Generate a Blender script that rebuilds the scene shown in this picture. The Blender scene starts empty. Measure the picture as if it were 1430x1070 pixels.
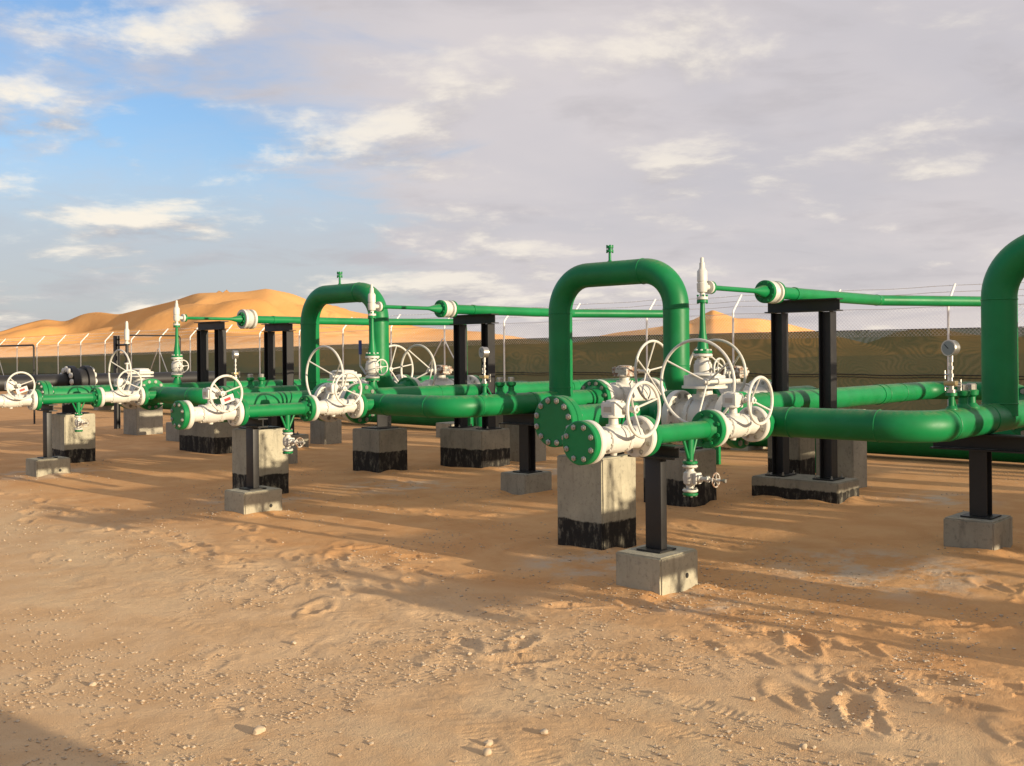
import bpy, bmesh, math, random
import numpy as np
from mathutils import Vector, Matrix

random.seed(7); np.random.seed(7)
S = bpy.context.scene
COL = S.collection
R = math.radians

# ---------------------------------------------------------------- camera
# world: X runs along the pipe runs (away to the right), Y along the row of runs (away to the left)
A = R(43.05)                       # view direction in the ground plane
CAMZ = 1.4
ROLL = R(0.49)
cam_d = bpy.data.cameras.new('camera')
cam = bpy.data.objects.new('camera', cam_d); COL.objects.link(cam)
cam_d.sensor_width = 36.0; cam_d.sensor_fit = 'HORIZONTAL'
cam_d.lens = 36.0 * 1428 / 1430
cam_d.shift_y = -41.7 / 1430
cam_d.clip_start = 0.05; cam_d.clip_end = 20000
fw = Vector((math.cos(A), math.sin(A), 0)); rt = Vector((math.sin(A), -math.cos(A), 0)); up = Vector((0, 0, 1))
rt2 = rt * math.cos(ROLL) - up * math.sin(ROLL); up2 = up * math.cos(ROLL) + rt * math.sin(ROLL)
m = Matrix((rt2, up2, -fw)).transposed().to_4x4(); m.translation = Vector((0, 0, CAMZ))
cam.matrix_world = m
S.camera = cam

# ---------------------------------------------------------------- sun and sky
SUN_EL = R(10.2)
SUN_OFF = R(5.2)
to_sun = Vector((math.sin(SUN_OFF) * math.cos(SUN_EL), -math.cos(SUN_OFF) * math.cos(SUN_EL), math.sin(SUN_EL)))
sun_d = bpy.data.lights.new('sun', 'SUN'); sun_d.energy = 4.9; sun_d.angle = R(0.6); sun_d.color = (1.0, 0.83, 0.60)
sun = bpy.data.objects.new('sun', sun_d); COL.objects.link(sun)
sun.rotation_euler = (-to_sun).to_track_quat('-Z', 'Y').to_euler(); sun.location = (0, -10, 30)

W = bpy.data.worlds.new('World'); S.world = W; W.use_nodes = True
nt = W.node_tree; nt.nodes.clear()
class NG:
    """small helper for building node graphs"""
    def __init__(s, nt): s.nt = nt
    def n(s, t, **kw):
        nd = s.nt.nodes.new(t)
        for k, v in kw.items(): setattr(nd, k, v)
        return nd
    def link(s, a, b): s.nt.links.new(a, b)
    def put(s, sock, v):
        if isinstance(v, bpy.types.NodeSocket): s.nt.links.new(v, sock)
        else: sock.default_value = v
    def math(s, op, a, b=0.0, c=0.0, clamp=False):
        nd = s.n('ShaderNodeMath', operation=op, use_clamp=clamp)
        s.put(nd.inputs[0], a); s.put(nd.inputs[1], b); s.put(nd.inputs[2], c)
        return nd.outputs[0]
    def mix(s, f, a, b, mode='MIX'):
        nd = s.n('ShaderNodeMix', data_type='RGBA', blend_type=mode)
        s.put(nd.inputs[0], f); s.put(nd.inputs[6], a); s.put(nd.inputs[7], b)
        return nd.outputs[2]
    def noise(s, vec, scale, detail=4.0, rough=0.55, dist=0.0, col=False):
        nd = s.n('ShaderNodeTexNoise'); s.put(nd.inputs['Vector'], vec)
        nd.inputs['Scale'].default_value = scale; nd.inputs['Detail'].default_value = detail
        nd.inputs['Roughness'].default_value = rough; nd.inputs['Distortion'].default_value = dist
        return nd.outputs['Color' if col else 'Fac']
    def ramp(s, f, lo, hi, smooth=True):
        nd = s.n('ShaderNodeMapRange', interpolation_type='SMOOTHSTEP' if smooth else 'LINEAR')
        s.put(nd.inputs[0], f); nd.inputs[1].default_value = lo; nd.inputs[2].default_value = hi
        return nd.outputs[0]
    def sep(s, v):
        nd = s.n('ShaderNodeSeparateXYZ'); s.put(nd.inputs[0], v); return nd.outputs
    def comb(s, x, y, z):
        nd = s.n('ShaderNodeCombineXYZ')
        for i, q in enumerate((x, y, z)): s.put(nd.inputs[i], q)
        return nd.outputs[0]

g = NG(nt)
sky = g.n('ShaderNodeTexSky', sky_type='NISHITA', sun_disc=False)
sky.sun_elevation = SUN_EL; sky.sun_rotation = math.atan2(to_sun.x, to_sun.y)
sky.air_density = 1.0; sky.dust_density = 1.6; sky.ozone_density = 1.6
tc = g.n('ShaderNodeTexCoord')
d = tc.outputs['Generated']
x, y, z = g.sep(d)
zc = g.math('MAXIMUM', z, 0.0)
inv = g.math('DIVIDE', 1.0, g.math('ADD', zc, 0.20))
# coordinates on the cloud layer (a plane above the desert)
px = g.math('MULTIPLY', x, inv); py = g.math('MULTIPLY', y, inv)
# right / forward of the photograph's view, as fixed compass directions in the world
rr = g.math('ADD', g.math('MULTIPLY', px, rt.x), g.math('MULTIPLY', py, rt.y))
ff = g.math('ADD', g.math('MULTIPLY', px, fw.x), g.math('MULTIPLY', py, fw.y))
P = g.comb(rr, ff, 0.0)
veil_n = g.noise(P, 0.75, 5.0, 0.55, 0.3)
streak = g.noise(g.comb(g.math('MULTIPLY', rr, 1.0), g.math('MULTIPLY', ff, 1.6), 3.7), 1.8, 6.0, 0.58, 0.5)
puff_n = g.noise(g.comb(g.math('MULTIPLY', rr, 1.1), g.math('MULTIPLY', ff, 1.15), 9.1), 1.8, 9.0, 0.60, 0.15)
# thin cloud sheet: opens to clear sky on the left (north-east) side
side = g.ramp(g.math('ADD', rr, g.math('MULTIPLY', g.math('SUBTRACT', streak, 0.5), 1.2)), -0.80, -0.20)
low = g.ramp(g.math('ADD', zc, g.math('MULTIPLY', g.math('SUBTRACT', puff_n, 0.5), 0.16)), 0.21, 0.09)
veil = g.math('MAXIMUM', side, g.math('MULTIPLY', low, 0.80))
veil = g.math('MULTIPLY', veil, g.math('ADD', 0.82, g.math('MULTIPLY', veil_n, 0.26)), clamp=True)
puff_s = g.noise(g.comb(g.math('MULTIPLY', rr, 1.1), g.math('MULTIPLY', g.math('SUBTRACT', ff, 0.16), 1.15), 9.1), 1.8, 9.0, 0.60, 0.15)
puff = g.math('MULTIPLY', g.ramp(puff_n, 0.49, 0.66), g.math('ADD', 0.68, g.math('MULTIPLY', g.ramp(rr, 0.1, -0.9), 0.27)))
puff_lit = g.ramp(g.math('SUBTRACT', puff_n, puff_s), -0.10, 0.12)       # tops of the puffs catch the sun, undersides stay grey
streak_m = g.ramp(streak, 0.48, 0.68)
skyc = g.mix(1.0, sky.outputs[0], (1.02, 1.16, 1.42, 1), 'MULTIPLY')
VEIL = (4.80, 4.42, 4.42, 1); GREY = (4.05, 3.80, 3.95, 1); LIT = (6.6, 6.05, 5.2, 1); LOWC = (3.6, 3.62, 3.9, 1); SHAD = (3.15, 2.98, 3.15, 1)
veilc = g.mix(g.ramp(veil_n, 0.35, 0.65), GREY, VEIL)
veilc = g.mix(g.math('MULTIPLY', low, g.ramp(rr, 0.2, -1.2)), veilc, LOWC)
c1 = g.mix(veil, skyc, veilc)
c2 = g.mix(g.math('MULTIPLY', streak_m, 0.45), c1, g.mix(g.ramp(puff_n, 0.40, 0.60), SHAD, VEIL))
c3 = g.mix(puff, c2, g.mix(puff_lit, SHAD, LIT))
bg = g.n('ShaderNodeBackground'); g.link(c3, bg.inputs[0]); bg.inputs[1].default_value = 0.11
wo = g.n('ShaderNodeOutputWorld'); g.link(bg.outputs[0], wo.inputs[0])

S.render.engine = 'CYCLES'
S.view_settings.view_transform = 'Standard'; S.view_settings.look = 'None'
S.view_settings.gamma = 1.0; S.view_settings.use_curve_mapping = False
S.view_settings.exposure = 0.45
S.render.resolution_x = 1024; S.render.resolution_y = 766

# ---------------------------------------------------------------- materials
def mat(name, fn, rough=0.6, metal=0.0, spec=0.5):
    m = bpy.data.materials.new(name); m.use_nodes = True
    nt = m.node_tree; b = nt.nodes['Principled BSDF']
    b.inputs['Roughness'].default_value = rough; b.inputs['Metallic'].default_value = metal
    b.inputs['Specular IOR Level'].default_value = spec
    g = NG(nt); fn(g, b); return m
def objco(g):
    return g.n('ShaderNodeTexCoord').outputs['Object']
def worldpos(g):
    return g.n('ShaderNodeNewGeometry').outputs['Position']
def bump(g, b, h, strength=0.2, dist=0.01):
    n = g.n('ShaderNodeBump'); n.inputs['Strength'].default_value = strength; n.inputs['Distance'].default_value = dist
    g.put(n.inputs['Height'], h); g.link(n.outputs[0], b.inputs['Normal'])

def f_green(g, b):
    w = worldpos(g)
    n1 = g.noise(w, 2.2, 5, 0.6); n2 = g.noise(w, 28, 4, 0.65); n3 = g.noise(w, 6.5, 6, 0.7)
    c = g.mix(g.ramp(n1, 0.35, 0.7), (0.0024, 0.160, 0.043, 1), (0.0033, 0.205, 0.058, 1))
    c = g.mix(g.math('MULTIPLY', g.ramp(n3, 0.52, 0.66), 0.35), c, (0.012, 0.185, 0.075, 1))          # chalky fading
    nz = g.sep(g.n('ShaderNodeNewGeometry').outputs['Normal'])[2]
    dust = g.math('MULTIPLY', g.ramp(nz, 0.60, 1.0), g.ramp(n2, 0.30, 0.75))      # blown sand lying on top of the pipes
    c = g.mix(g.math('MULTIPLY', dust, 0.38), c, (0.30, 0.22, 0.11, 1))
    chips = g.math('MULTIPLY', g.ramp(g.noise(w, 75, 3, 0.6), 0.70, 0.74), g.ramp(n3, 0.50, 0.60))
    c = g.mix(g.math('MULTIPLY', chips, 0.7), c, (0.05, 0.035, 0.02, 1))
    g.link(c, b.inputs['Base Color'])
    g.link(g.math('ADD', 0.28, g.math('MULTIPLY', n3, 0.35)), b.inputs['Roughness'])
    bump(g, b, n2, 0.05, 0.004)
GREEN = mat('green_paint', f_green, 0.4, 0, 0.35)
def f_white(g, b):
    w = worldpos(g)
    n1 = g.noise(w, 7, 5, 0.65); n2 = g.noise(w, 55, 4, 0.6)
    c = g.mix(g.ramp(n1, 0.35, 0.75), (0.56, 0.55, 0.50, 1), (0.66, 0.64, 0.56, 1))
    c = g.mix(g.math('MULTIPLY', g.ramp(n1, 0.60, 0.72), g.ramp(n2, 0.5, 0.62)), c, (0.22, 0.12, 0.05, 1))
    g.link(c, b.inputs['Base Color']); bump(g, b, n2, 0.08, 0.003)
WHITE = mat('white_valve_paint', f_white, 0.45)
def f_rusty(g, b):
    w = worldpos(g); n1 = g.noise(w, 22, 5, 0.7)
    c = g.mix(g.ramp(n1, 0.42, 0.6), (0.50, 0.48, 0.42, 1), (0.20, 0.10, 0.05, 1)); g.link(c, b.inputs['Base Color'])
RUSTY = mat('white_paint_rusting', f_rusty, 0.7)
def f_black(g, b):
    w = worldpos(g); n = g.noise(w, 9, 5, 0.6)
    c = g.mix(n, (0.008, 0.008, 0.009, 1), (0.022, 0.021, 0.020, 1)); g.link(c, b.inputs['Base Color'])
    g.link(g.math('ADD', 0.35, g.math('MULTIPLY', n, 0.3)), b.inputs['Roughness'])
BLACK = mat('black_steel_paint', f_black, 0.5)
def f_galv(g, b):
    w = worldpos(g); n = g.noise(w, 14, 3)
    g.link(g.mix(n, (0.66, 0.66, 0.63, 1), (0.80, 0.80, 0.76, 1)), b.inputs['Base Color'])
GALV = mat('galvanised_post', f_galv, 0.5, 0.0)
def f_bolt(g, b):
    w = worldpos(g); n = g.noise(w, 60, 3)
    g.link(g.mix(n, (0.24, 0.23, 0.20, 1), (0.42, 0.41, 0.36, 1)), b.inputs['Base Color'])
BOLT = mat('zinc_bolt', f_bolt, 0.38, 0.55)
STEEL = mat('bare_steel', lambda g, b: b.inputs['Base Color'].__setattr__('default_value', (0.42, 0.41, 0.38, 1)), 0.32, 0.8)
BRASS = mat('dull_brass', lambda g, b: b.inputs['Base Color'].__setattr__('default_value', (0.42, 0.33, 0.17, 1)), 0.38, 0.7)
DIAL = mat('gauge_dial', lambda g, b: b.inputs['Base Color'].__setattr__('default_value', (0.20, 0.24, 0.24, 1)), 0.2)
DARK = mat('dark_gap', lambda g, b: b.inputs['Base Color'].__setattr__('default_value', (0.012, 0.012, 0.012, 1)), 0.7)
REDTAG = mat('red_tag_print', lambda g, b: b.inputs['Base Color'].__setattr__('default_value', (0.45, 0.03, 0.03, 1)), 0.5)
BLUE = mat('blue_sleeve', lambda g, b: b.inputs['Base Color'].__setattr__('default_value', (0.03, 0.06, 0.20, 1)), 0.5)

def concrete(name, band, tint=(1, 1, 1)):
    """weathered concrete; below `band` metres it has an uneven coat of bitumen"""
    def f(g, b):
        w = worldpos(g)
        n1 = g.noise(w, 3.2, 6, 0.62); n2 = g.noise(w, 34, 5, 0.6); n3 = g.noise(w, 110, 3, 0.6)
        t = lambda c: (c[0] * tint[0], c[1] * tint[1], c[2] * tint[2], 1)
        c = g.mix(g.ramp(n1, 0.3, 0.72), t((0.34, 0.315, 0.235)), t((0.45, 0.415, 0.305)))
        c = g.mix(g.math('MULTIPLY', g.ramp(n2, 0.52, 0.72), 0.45), c, t((0.15, 0.145, 0.12)))
        run = g.noise(g.comb(g.math('MULTIPLY', g.sep(w)[0], 3.0), g.math('MULTIPLY', g.sep(w)[1], 3.0), g.math('MULTIPLY', g.sep(w)[2], 0.5)), 4.5, 6, 0.7)
        c = g.mix(g.math('MULTIPLY', g.ramp(run, 0.50, 0.68), 0.40), c, t((0.16, 0.148, 0.115)))
        pits = g.ramp(n3, 0.66, 0.72)
        c = g.mix(g.math('MULTIPLY', pits, 0.6), c, t((0.11, 0.105, 0.09)))
        if band > 0:
            zz = g.sep(w)[2]
            edge = g.math('ADD', g.math('SUBTRACT', band, zz), g.math('MULTIPLY', g.math('SUBTRACT', g.noise(w, 7, 5, 0.7), 0.5), 0.07))
            bm = g.ramp(edge, -0.004, 0.012)
            worn = g.math('SUBTRACT', 1.0, g.math('MULTIPLY', g.ramp(g.noise(g.comb(g.math('MULTIPLY', g.sep(w)[0], 2.0), g.math('MULTIPLY', g.sep(w)[1], 2.0), g.math('MULTIPLY', zz, 0.7)), 9, 7, 0.75), 0.48, 0.70), 0.6))
            c = g.mix(g.math('MULTIPLY', bm, worn), c, (0.024, 0.022, 0.019, 1))
        g.link(c, b.inputs['Base Color'])
        bump(g, b, g.math('ADD', n2, g.math('MULTIPLY', n3, 0.7)), 0.35, 0.006)
    return mat(name, f, 0.88, 0, 0.25)
CON0 = concrete('concrete_plain', 0)
CON_COL = concrete('concrete_column_coated', 0.215)
CON_MID = concrete('concrete_block_coated', 0.24, (0.72, 0.72, 0.74))
CON_BASE = concrete('concrete_plinth_coated', 0.12, (0.75, 0.75, 0.78))
CON_GREY = concrete('concrete_grey', 0, (0.85, 0.86, 0.92))

def f_sand(g, b):
    w = worldpos(g)
    n1 = g.noise(w, 0.35, 5, 0.6); n2 = g.noise(w, 2.3, 6, 0.62, 0.4); n3 = g.noise(w, 42, 5, 0.68); n4 = g.noise(w, 170, 3, 0.6)
    c = g.mix(g.ramp(n2, 0.34, 0.66), (0.610, 0.395, 0.210, 1), (0.680, 0.470, 0.272, 1))
    zone = g.ramp(g.math('ADD', g.sep(w)[0], g.math('MULTIPLY', g.math('SUBTRACT', n1, 0.5), 3.0)), 3.4, 4.9)
    c = g.mix(zone, c, g.mix(g.ramp(n2, 0.34, 0.66), (0.545, 0.290, 0.120, 1), (0.610, 0.345, 0.152, 1)))
    # paler gypsum dust and gravelly patches
    pale = g.math('MULTIPLY', g.ramp(g.math('ADD', g.math('MULTIPLY', n1, 0.6), g.math('MULTIPLY', n2, 0.4)), 0.47, 0.60), g.math('MULTIPLY', g.ramp(n3, 0.30, 0.65), g.math('SUBTRACT', 1.0, g.math('MULTIPLY', zone, 0.8))))
    c = g.mix(g.math('MULTIPLY', pale, 0.55), c, (0.60, 0.45, 0.26, 1))
    c = g.mix(g.math('MULTIPLY', g.ramp(n3, 0.60, 0.76), 0.40), c, (0.36, 0.225, 0.11, 1))
    c = g.mix(g.math('MULTIPLY', g.ramp(n4, 0.66, 0.74), 0.6), c, (0.72, 0.60, 0.42, 1))
    # white spilled lime / cement by the footings
    wx, wy, wz = g.sep(w); spill = None
    for (sx_, sy_, sr_) in ((6.35, 2.75, 1.0), (5.3, 4.3, 0.6), (7.1, 8.3, 0.9), (5.6, 8.6, 0.8), (9.6, 3.6, 0.7), (5.1, 12.4, 0.9), (4.9, 3.2, 0.45), (9.2, 8.0, 0.8)):
        dd_ = g.math('SQRT', g.math('ADD', g.math('POWER', g.math('SUBTRACT', wx, sx_), 2.0), g.math('POWER', g.math('SUBTRACT', wy, sy_), 2.0)))
        m_ = g.ramp(dd_, sr_, sr_ * 0.25); spill = m_ if spill is None else g.math('MAXIMUM', spill, m_)
    sm = g.math('MULTIPLY', spill, g.ramp(g.noise(w, 3.4, 6, 0.7), 0.42, 0.62))
    c = g.mix(g.math('MULTIPLY', sm, 0.75), c, (0.50, 0.43, 0.33, 1))
    g.link(c, b.inputs['Base Color'])
    hh = g.math('ADD', g.math('MULTIPLY', n3, 1.0), g.math('MULTIPLY', n4, 0.9))
    bump(g, b, g.math('MULTIPLY', hh, g.math('SUBTRACT', 1.0, g.math('MULTIPLY', zone, 0.6))), 0.7, 0.012)
SAND = mat('desert_sand', f_sand, 0.95, 0, 0.12)
def f_dune(g, b):
    w = worldpos(g); n = g.noise(w, 0.02, 5, 0.55); n2 = g.noise(w, 0.25, 6, 0.6)
    c = g.mix(g.ramp(n, 0.35, 0.65), (0.72, 0.350, 0.112, 1), (0.78, 0.405, 0.140, 1)); g.link(c, b.inputs['Base Color'])
    bump(g, b, n2, 0.25, 1.0)
DUNE = mat('dune_sand', f_dune, 0.95, 0, 0.1)
def f_stone(g, b):
    w = worldpos(g); n = g.noise(w, 30, 4)
    g.link(g.mix(n, (0.36, 0.26, 0.16, 1), (0.60, 0.50, 0.37, 1)), b.inputs['Base Color'])
STONE = mat('pale_stone', f_stone, 0.9, 0, 0.2)
def f_net(g, b):
    # woven shade netting: fine threads with gaps, denser where it is doubled or bunched
    w = worldpos(g)
    sx, sy, sz = g.sep(w)
    warp = g.math('MULTIPLY', g.math('SUBTRACT', g.noise(g.comb(0.0, g.math('MULTIPLY', sy, 0.8), g.math('MULTIPLY', sz, 1.3)), 0.9, 1.5, 0.35), 0.5), 210.0)
    moire = g.math('SINE', g.math('ADD', g.math('MULTIPLY', sz, 46.0), warp))
    n = g.noise(w, 0.9, 4, 0.6)
    dens = g.math('ADD', g.math('ADD', 0.92, g.math('MULTIPLY', moire, 0.030)), g.math('MULTIPLY', g.math('SUBTRACT', n, 0.5), 0.10), clamp=True)
    near_mix = g.ramp(sy, 34.0, 12.0)          # more olive towards the near end, greener far off
    g.link(g.mix(near_mix, (0.090, 0.155, 0.092, 1), (0.125, 0.162, 0.080, 1)), b.inputs['Base Color'])
    tr = g.n('ShaderNodeBsdfTransparent'); mx = g.n('ShaderNodeMixShader')
    g.link(dens, mx.inputs[0]); g.link(tr.outputs[0], mx.inputs[1]); g.link(b.outputs[0], mx.inputs[2])
    g.link(mx.outputs[0], g.nt.nodes['Material Output'].inputs[0])
NET = mat('green_shade_netting', f_net, 0.9, 0, 0.1)
def f_panel(g, b):
    w = worldpos(g); n = g.noise(w, 3, 4)
    g.link(g.mix(n, (0.55, 0.54, 0.50, 1), (0.64, 0.63, 0.58, 1)), b.inputs['Base Color'])
PANEL = mat('cabin_panel', f_panel, 0.6)
GLASS = mat('dark_window_glass', lambda g, b: b.inputs['Base Color'].__setattr__('default_value', (0.03, 0.04, 0.05, 1)), 0.08)

# ---------------------------------------------------------------- mesh helpers
def frame(axis):
    a = Vector(axis).normalized()
    t = Vector((0, 0, 1)) if abs(a.z) < 0.9 else Vector((1, 0, 0))
    e1 = t.cross(a).normalized(); e2 = a.cross(e1)
    return a, e1, e2
def fillet(pts, rad, n=10):
    pts = [Vector(p) for p in pts]; out = [pts[0]]
    for i in range(1, len(pts) - 1):
        r = rad[i - 1] if isinstance(rad, (list, tuple)) else rad
        p, a, b = pts[i], (pts[i - 1] - pts[i]).normalized(), (pts[i + 1] - pts[i]).normalized()
        ang = a.angle(b); t = r / math.tan(ang / 2)
        c = p + (a + b).normalized() * (r / math.sin(ang / 2))
        s0 = p + a * t - c; s1 = p + b * t - c
        tot = s0.angle(s1); ax = s0.cross(s1).normalized()
        for k in range(n + 1):
            out.append(c + Matrix.Rotation(tot * k / n, 3, ax) @ s0)
    out.append(pts[-1]); return out
class MB:
    def __init__(s): s.v = []; s.f = []
    def add(s, vs, fs):
        o = len(s.v); s.v += [tuple(q) for q in vs]; s.f += [tuple(i + o for i in f) for f in fs]
        return s
    def tube(s, pts, rad, seg=20, caps=True):
        pts = [Vector(p) for p in pts]; n = len(pts); vs = []; fs = []
        rad = [rad] * n if not isinstance(rad, (list, tuple)) else rad
        tg = []
        for i in range(n):
            if i == 0: t = pts[1] - pts[0]
            elif i == n - 1: t = pts[-1] - pts[-2]
            else: t = (pts[i + 1] - pts[i]).normalized() + (pts[i] - pts[i - 1]).normalized()
            tg.append(t.normalized())
        _, e1, _ = frame(tg[0])
        for i in range(n):
            e1 = (e1 - tg[i] * e1.dot(tg[i])).normalized(); e2 = tg[i].cross(e1)
            for k in range(seg):
                an = 2 * math.pi * k / seg
                vs.append(pts[i] + (e1 * math.cos(an) + e2 * math.sin(an)) * rad[i])
        for i in range(n - 1):
            for k in range(seg):
                a0 = i * seg + k; a1 = i * seg + (k + 1) % seg
                fs.append((a0, a1, a1 + seg, a0 + seg))
        if caps:
            fs.append(tuple(reversed(range(seg)))); fs.append(tuple(range((n - 1) * seg, n * seg)))
        return s.add(vs, fs)
    def lathe(s, o, axis, prof, seg=24, closed=False):
        """prof: list of (distance along axis, radius)"""
        a, e1, e2 = frame(axis); o = Vector(o); vs = []; fs = []
        for t, r in prof:
            for k in range(seg):
                an = 2 * math.pi * (k + 0.5) / seg
                vs.append(o + a * t + (e1 * math.cos(an) + e2 * math.sin(an)) * r)
        n = len(prof)
        for i in range(n - 1):
            for k in range(seg):
                a0 = i * seg + k; a1 = i * seg + (k + 1) % seg
                fs.append((a0, a1, a1 + seg, a0 + seg))
        if closed:
            for k in range(seg):
                a0 = (n - 1) * seg + k; a1 = (n - 1) * seg + (k + 1) % seg
                fs.append((a0, a1, (k + 1) % seg, k))
        else:
            fs.append(tuple(reversed(range(seg)))); fs.append(tuple(range((n - 1) * seg, n * seg)))
        return s.add(vs, fs)
    def box(s, c, size, bev=0.0, axes=None):
        bm = bmesh.new(); bmesh.ops.create_cube(bm, size=1)
        for v in bm.verts: v.co = Vector((v.co.x * size[0], v.co.y * size[1], v.co.z * size[2]))
        if bev > 0: bmesh.ops.bevel(bm, geom=bm.edges[:], offset=bev, segments=2, profile=0.6, affect='EDGES')
        c = Vector(c)
        if axes is not None:
            M = Matrix([Vector(q).normalized() for q in axes]).transposed()
            vs = [M @ v.co + c for v in bm.verts]
        else: vs = [v.co + c for v in bm.verts]
        bm.verts.index_update(); fs = [[v.index for v in f.verts] for f in bm.faces]; bm.free()
        return s.add(vs, fs)
    def torus(s, c, axis, Rr, r, seg=40, sec=8):
        a, e1, e2 = frame(axis); c = Vector(c); vs = []; fs = []
        for i in range(seg):
            t = 2 * math.pi * i / seg; dr = e1 * math.cos(t) + e2 * math.sin(t)
            for k in range(sec):
                q = 2 * math.pi * k / sec
                vs.append(c + dr * (Rr + r * math.cos(q)) + a * (r * math.sin(q)))
        for i in range(seg):
            for k in range(sec):
                fs.append((i * sec + k, ((i + 1) % seg) * sec + k, ((i + 1) % seg) * sec + (k + 1) % sec, i * sec + (k + 1) % sec))
        return s.add(vs, fs)
    def hbeam(s, p0, p1, wide, deep, width_dir, tf=0.011, tw=0.008):
        """H section: two flanges `wide` along width_dir, `deep` apart"""
        p0, p1 = Vector(p0), Vector(p1); ax = (p1 - p0); L = ax.length; ax.normalize()
        w = Vector(width_dir).normalized(); dd = ax.cross(w); c = (p0 + p1) / 2
        for sg in (-1, 1): s.box(c + dd * sg * (deep / 2 - tf / 2), (wide, tf, L), 0, (w, dd, ax))
        s.box(c, (tw, deep - 2 * tf - 0.002, L - 0.004), 0, (w, dd, ax))
        return s
    def mesh(s, name, base=(0, 0, 0), sharp=35):
        me = bpy.data.meshes.new(name); b = Vector(base)
        me.from_pydata([Vector(q) - b for q in s.v], [], s.f); me.update()
        bm = bmesh.new(); bm.from_mesh(me); bmesh.ops.recalc_face_normals(bm, faces=bm.faces[:]); bm.to_mesh(me); bm.free()
        me.polygons.foreach_set('use_smooth', [True] * len(me.polygons)); me.set_sharp_from_angle(angle=R(sharp))
        return me

class Thing:
    def __init__(s, name, label, cat, base, group=None):
        s.base = Vector(base); s.o = bpy.data.objects.new(name, None); COL.objects.link(s.o)
        s.o.empty_display_size = 0.1
        s.o.location = s.base; s.o['label'] = label; s.o['category'] = cat
        if group: s.o['group'] = group
    def part(s, name, mb, m, parent=None, label=None, kind=None):
        me = mb.mesh(name, s.base); me.materials.append(m)
        o = bpy.data.objects.new(name, me); COL.objects.link(o); o.parent = parent or s.o
        if label: o['label'] = label
        if kind: o['kind'] = kind
        return o
def single(name, mb, m, label, cat, base, group=None):
    me = mb.mesh(name, base); me.materials.append(m)
    o = bpy.data.objects.new(name, me); COL.objects.link(o); o.location = base
    o['label'] = label; o['category'] = cat
    if group: o['group'] = group
    return o
def copy_tree(o, off, label=None, parent=None, group=None):
    c = o.copy(); COL.objects.link(c)
    if parent is None:
        c.location = o.location + Vector(off); c['label'] = label
    else: c.parent = parent
    for ch in o.children: copy_tree(ch, off, None, c)
    return c

# ---------------------------------------------------------------- ground (one sheet to the horizon)
def vnoise(X, Y, seed):
    xi = np.floor(X).astype(np.int64); yi = np.floor(Y).astype(np.int64)
    fx = X - xi; fy = Y - yi
    fx = fx * fx * fx * (fx * (fx * 6 - 15) + 10); fy = fy * fy * fy * (fy * (fy * 6 - 15) + 10)
    def hsh(a, b):
        n = (a * 374761393 + b * 668265263 + seed * 1442695041) & 0x7fffffff
        n = ((n ^ (n >> 13)) * 1274126177) & 0x7fffffff
        return ((n ^ (n >> 16)) & 0xffff) / 65535.0
    a = hsh(xi, yi); b = hsh(xi + 1, yi); c = hsh(xi, yi + 1); dd = hsh(xi + 1, yi + 1)
    return (a * (1 - fx) + b * fx) * (1 - fy) + (c * (1 - fx) + dd * fx) * fy - 0.5
def fbm(X, Y, sc, octv, seed, gain=0.5):
    o = np.zeros_like(X); am = 1.0
    for i in range(octv):
        ca, sa = math.cos(0.7 * i), math.sin(0.7 * i)
        o += am * vnoise((X * ca - Y * sa) / sc + 13.1 * i, (X * sa + Y * ca) / sc + 7.7 * i, seed + i); am *= gain; sc *= 0.5
    return o
# foot prints: (x, y, heading, depth)
PR = []
rnd = random.Random(11)
def trail(x0, y0, x1, y1, dens=1.0, jit=0.12, depth=0.02):
    L = math.hypot(x1 - x0, y1 - y0); n = int(L / 0.36 * dens); hd = math.atan2(y1 - y0, x1 - x0)
    for i in range(n):
        t = (i + rnd.random() * 0.4) / n; sd = 0.09 if i % 2 else -0.09
        PR.append((x0 + (x1 - x0) * t - math.sin(hd) * (sd + rnd.gauss(0, jit)), y0 + (y1 - y0) * t + math.cos(hd) * (sd + rnd.gauss(0, jit)), hd + rnd.gauss(0, 0.35), 0.8 * depth * (0.42 if 3.7 < x0 + (x1 - x0) * t else 0.22) * rnd.uniform(0.5, 1.35)))
trail(3.6, 1.1, 3.9, 7.5, 1.6, 0.18, 0.026); trail(4.3, 1.0, 4.2, 3.0, 2.5, 0.25, 0.03); trail(3.2, 0.9, 4.6, 2.6, 1.5, 0.2, 0.028)
trail(5.2, 1.3, 4.2, 6.0, 1.6, 0.2, 0.028); trail(6.8, 1.7, 6.3, 7.0, 1.2, 0.25, 0.022); trail(4.1, 5.0, 4.4, 13.0, 1.6, 0.25, 0.026)
trail(3.0, 3.2, 4.6, 6.6, 1.2, 0.25, 0.022); trail(2.4, 2.0, 3.6, 4.4, 1.0, 0.3, 0.016); trail(2.2, 3.6, 3.6, 7.5, 1.0, 0.3, 0.016)
trail(3.4, 6.5, 4.2, 10.5, 1.3, 0.3, 0.02); trail(2.6, 1.0, 3.3, 2.6, 1.3, 0.25, 0.018); trail(5.6, 5.0, 7.0, 9.5, 1.2, 0.3, 0.02); trail(7.9, 1.5, 8.6, 3.0, 1.5, 0.3, 0.026)
trail(6.0, 1.2, 7.6, 1.0, 1.6, 0.25, 0.03); trail(5.0, 1.4, 6.6, 1.5, 1.6, 0.3, 0.03)
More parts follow.
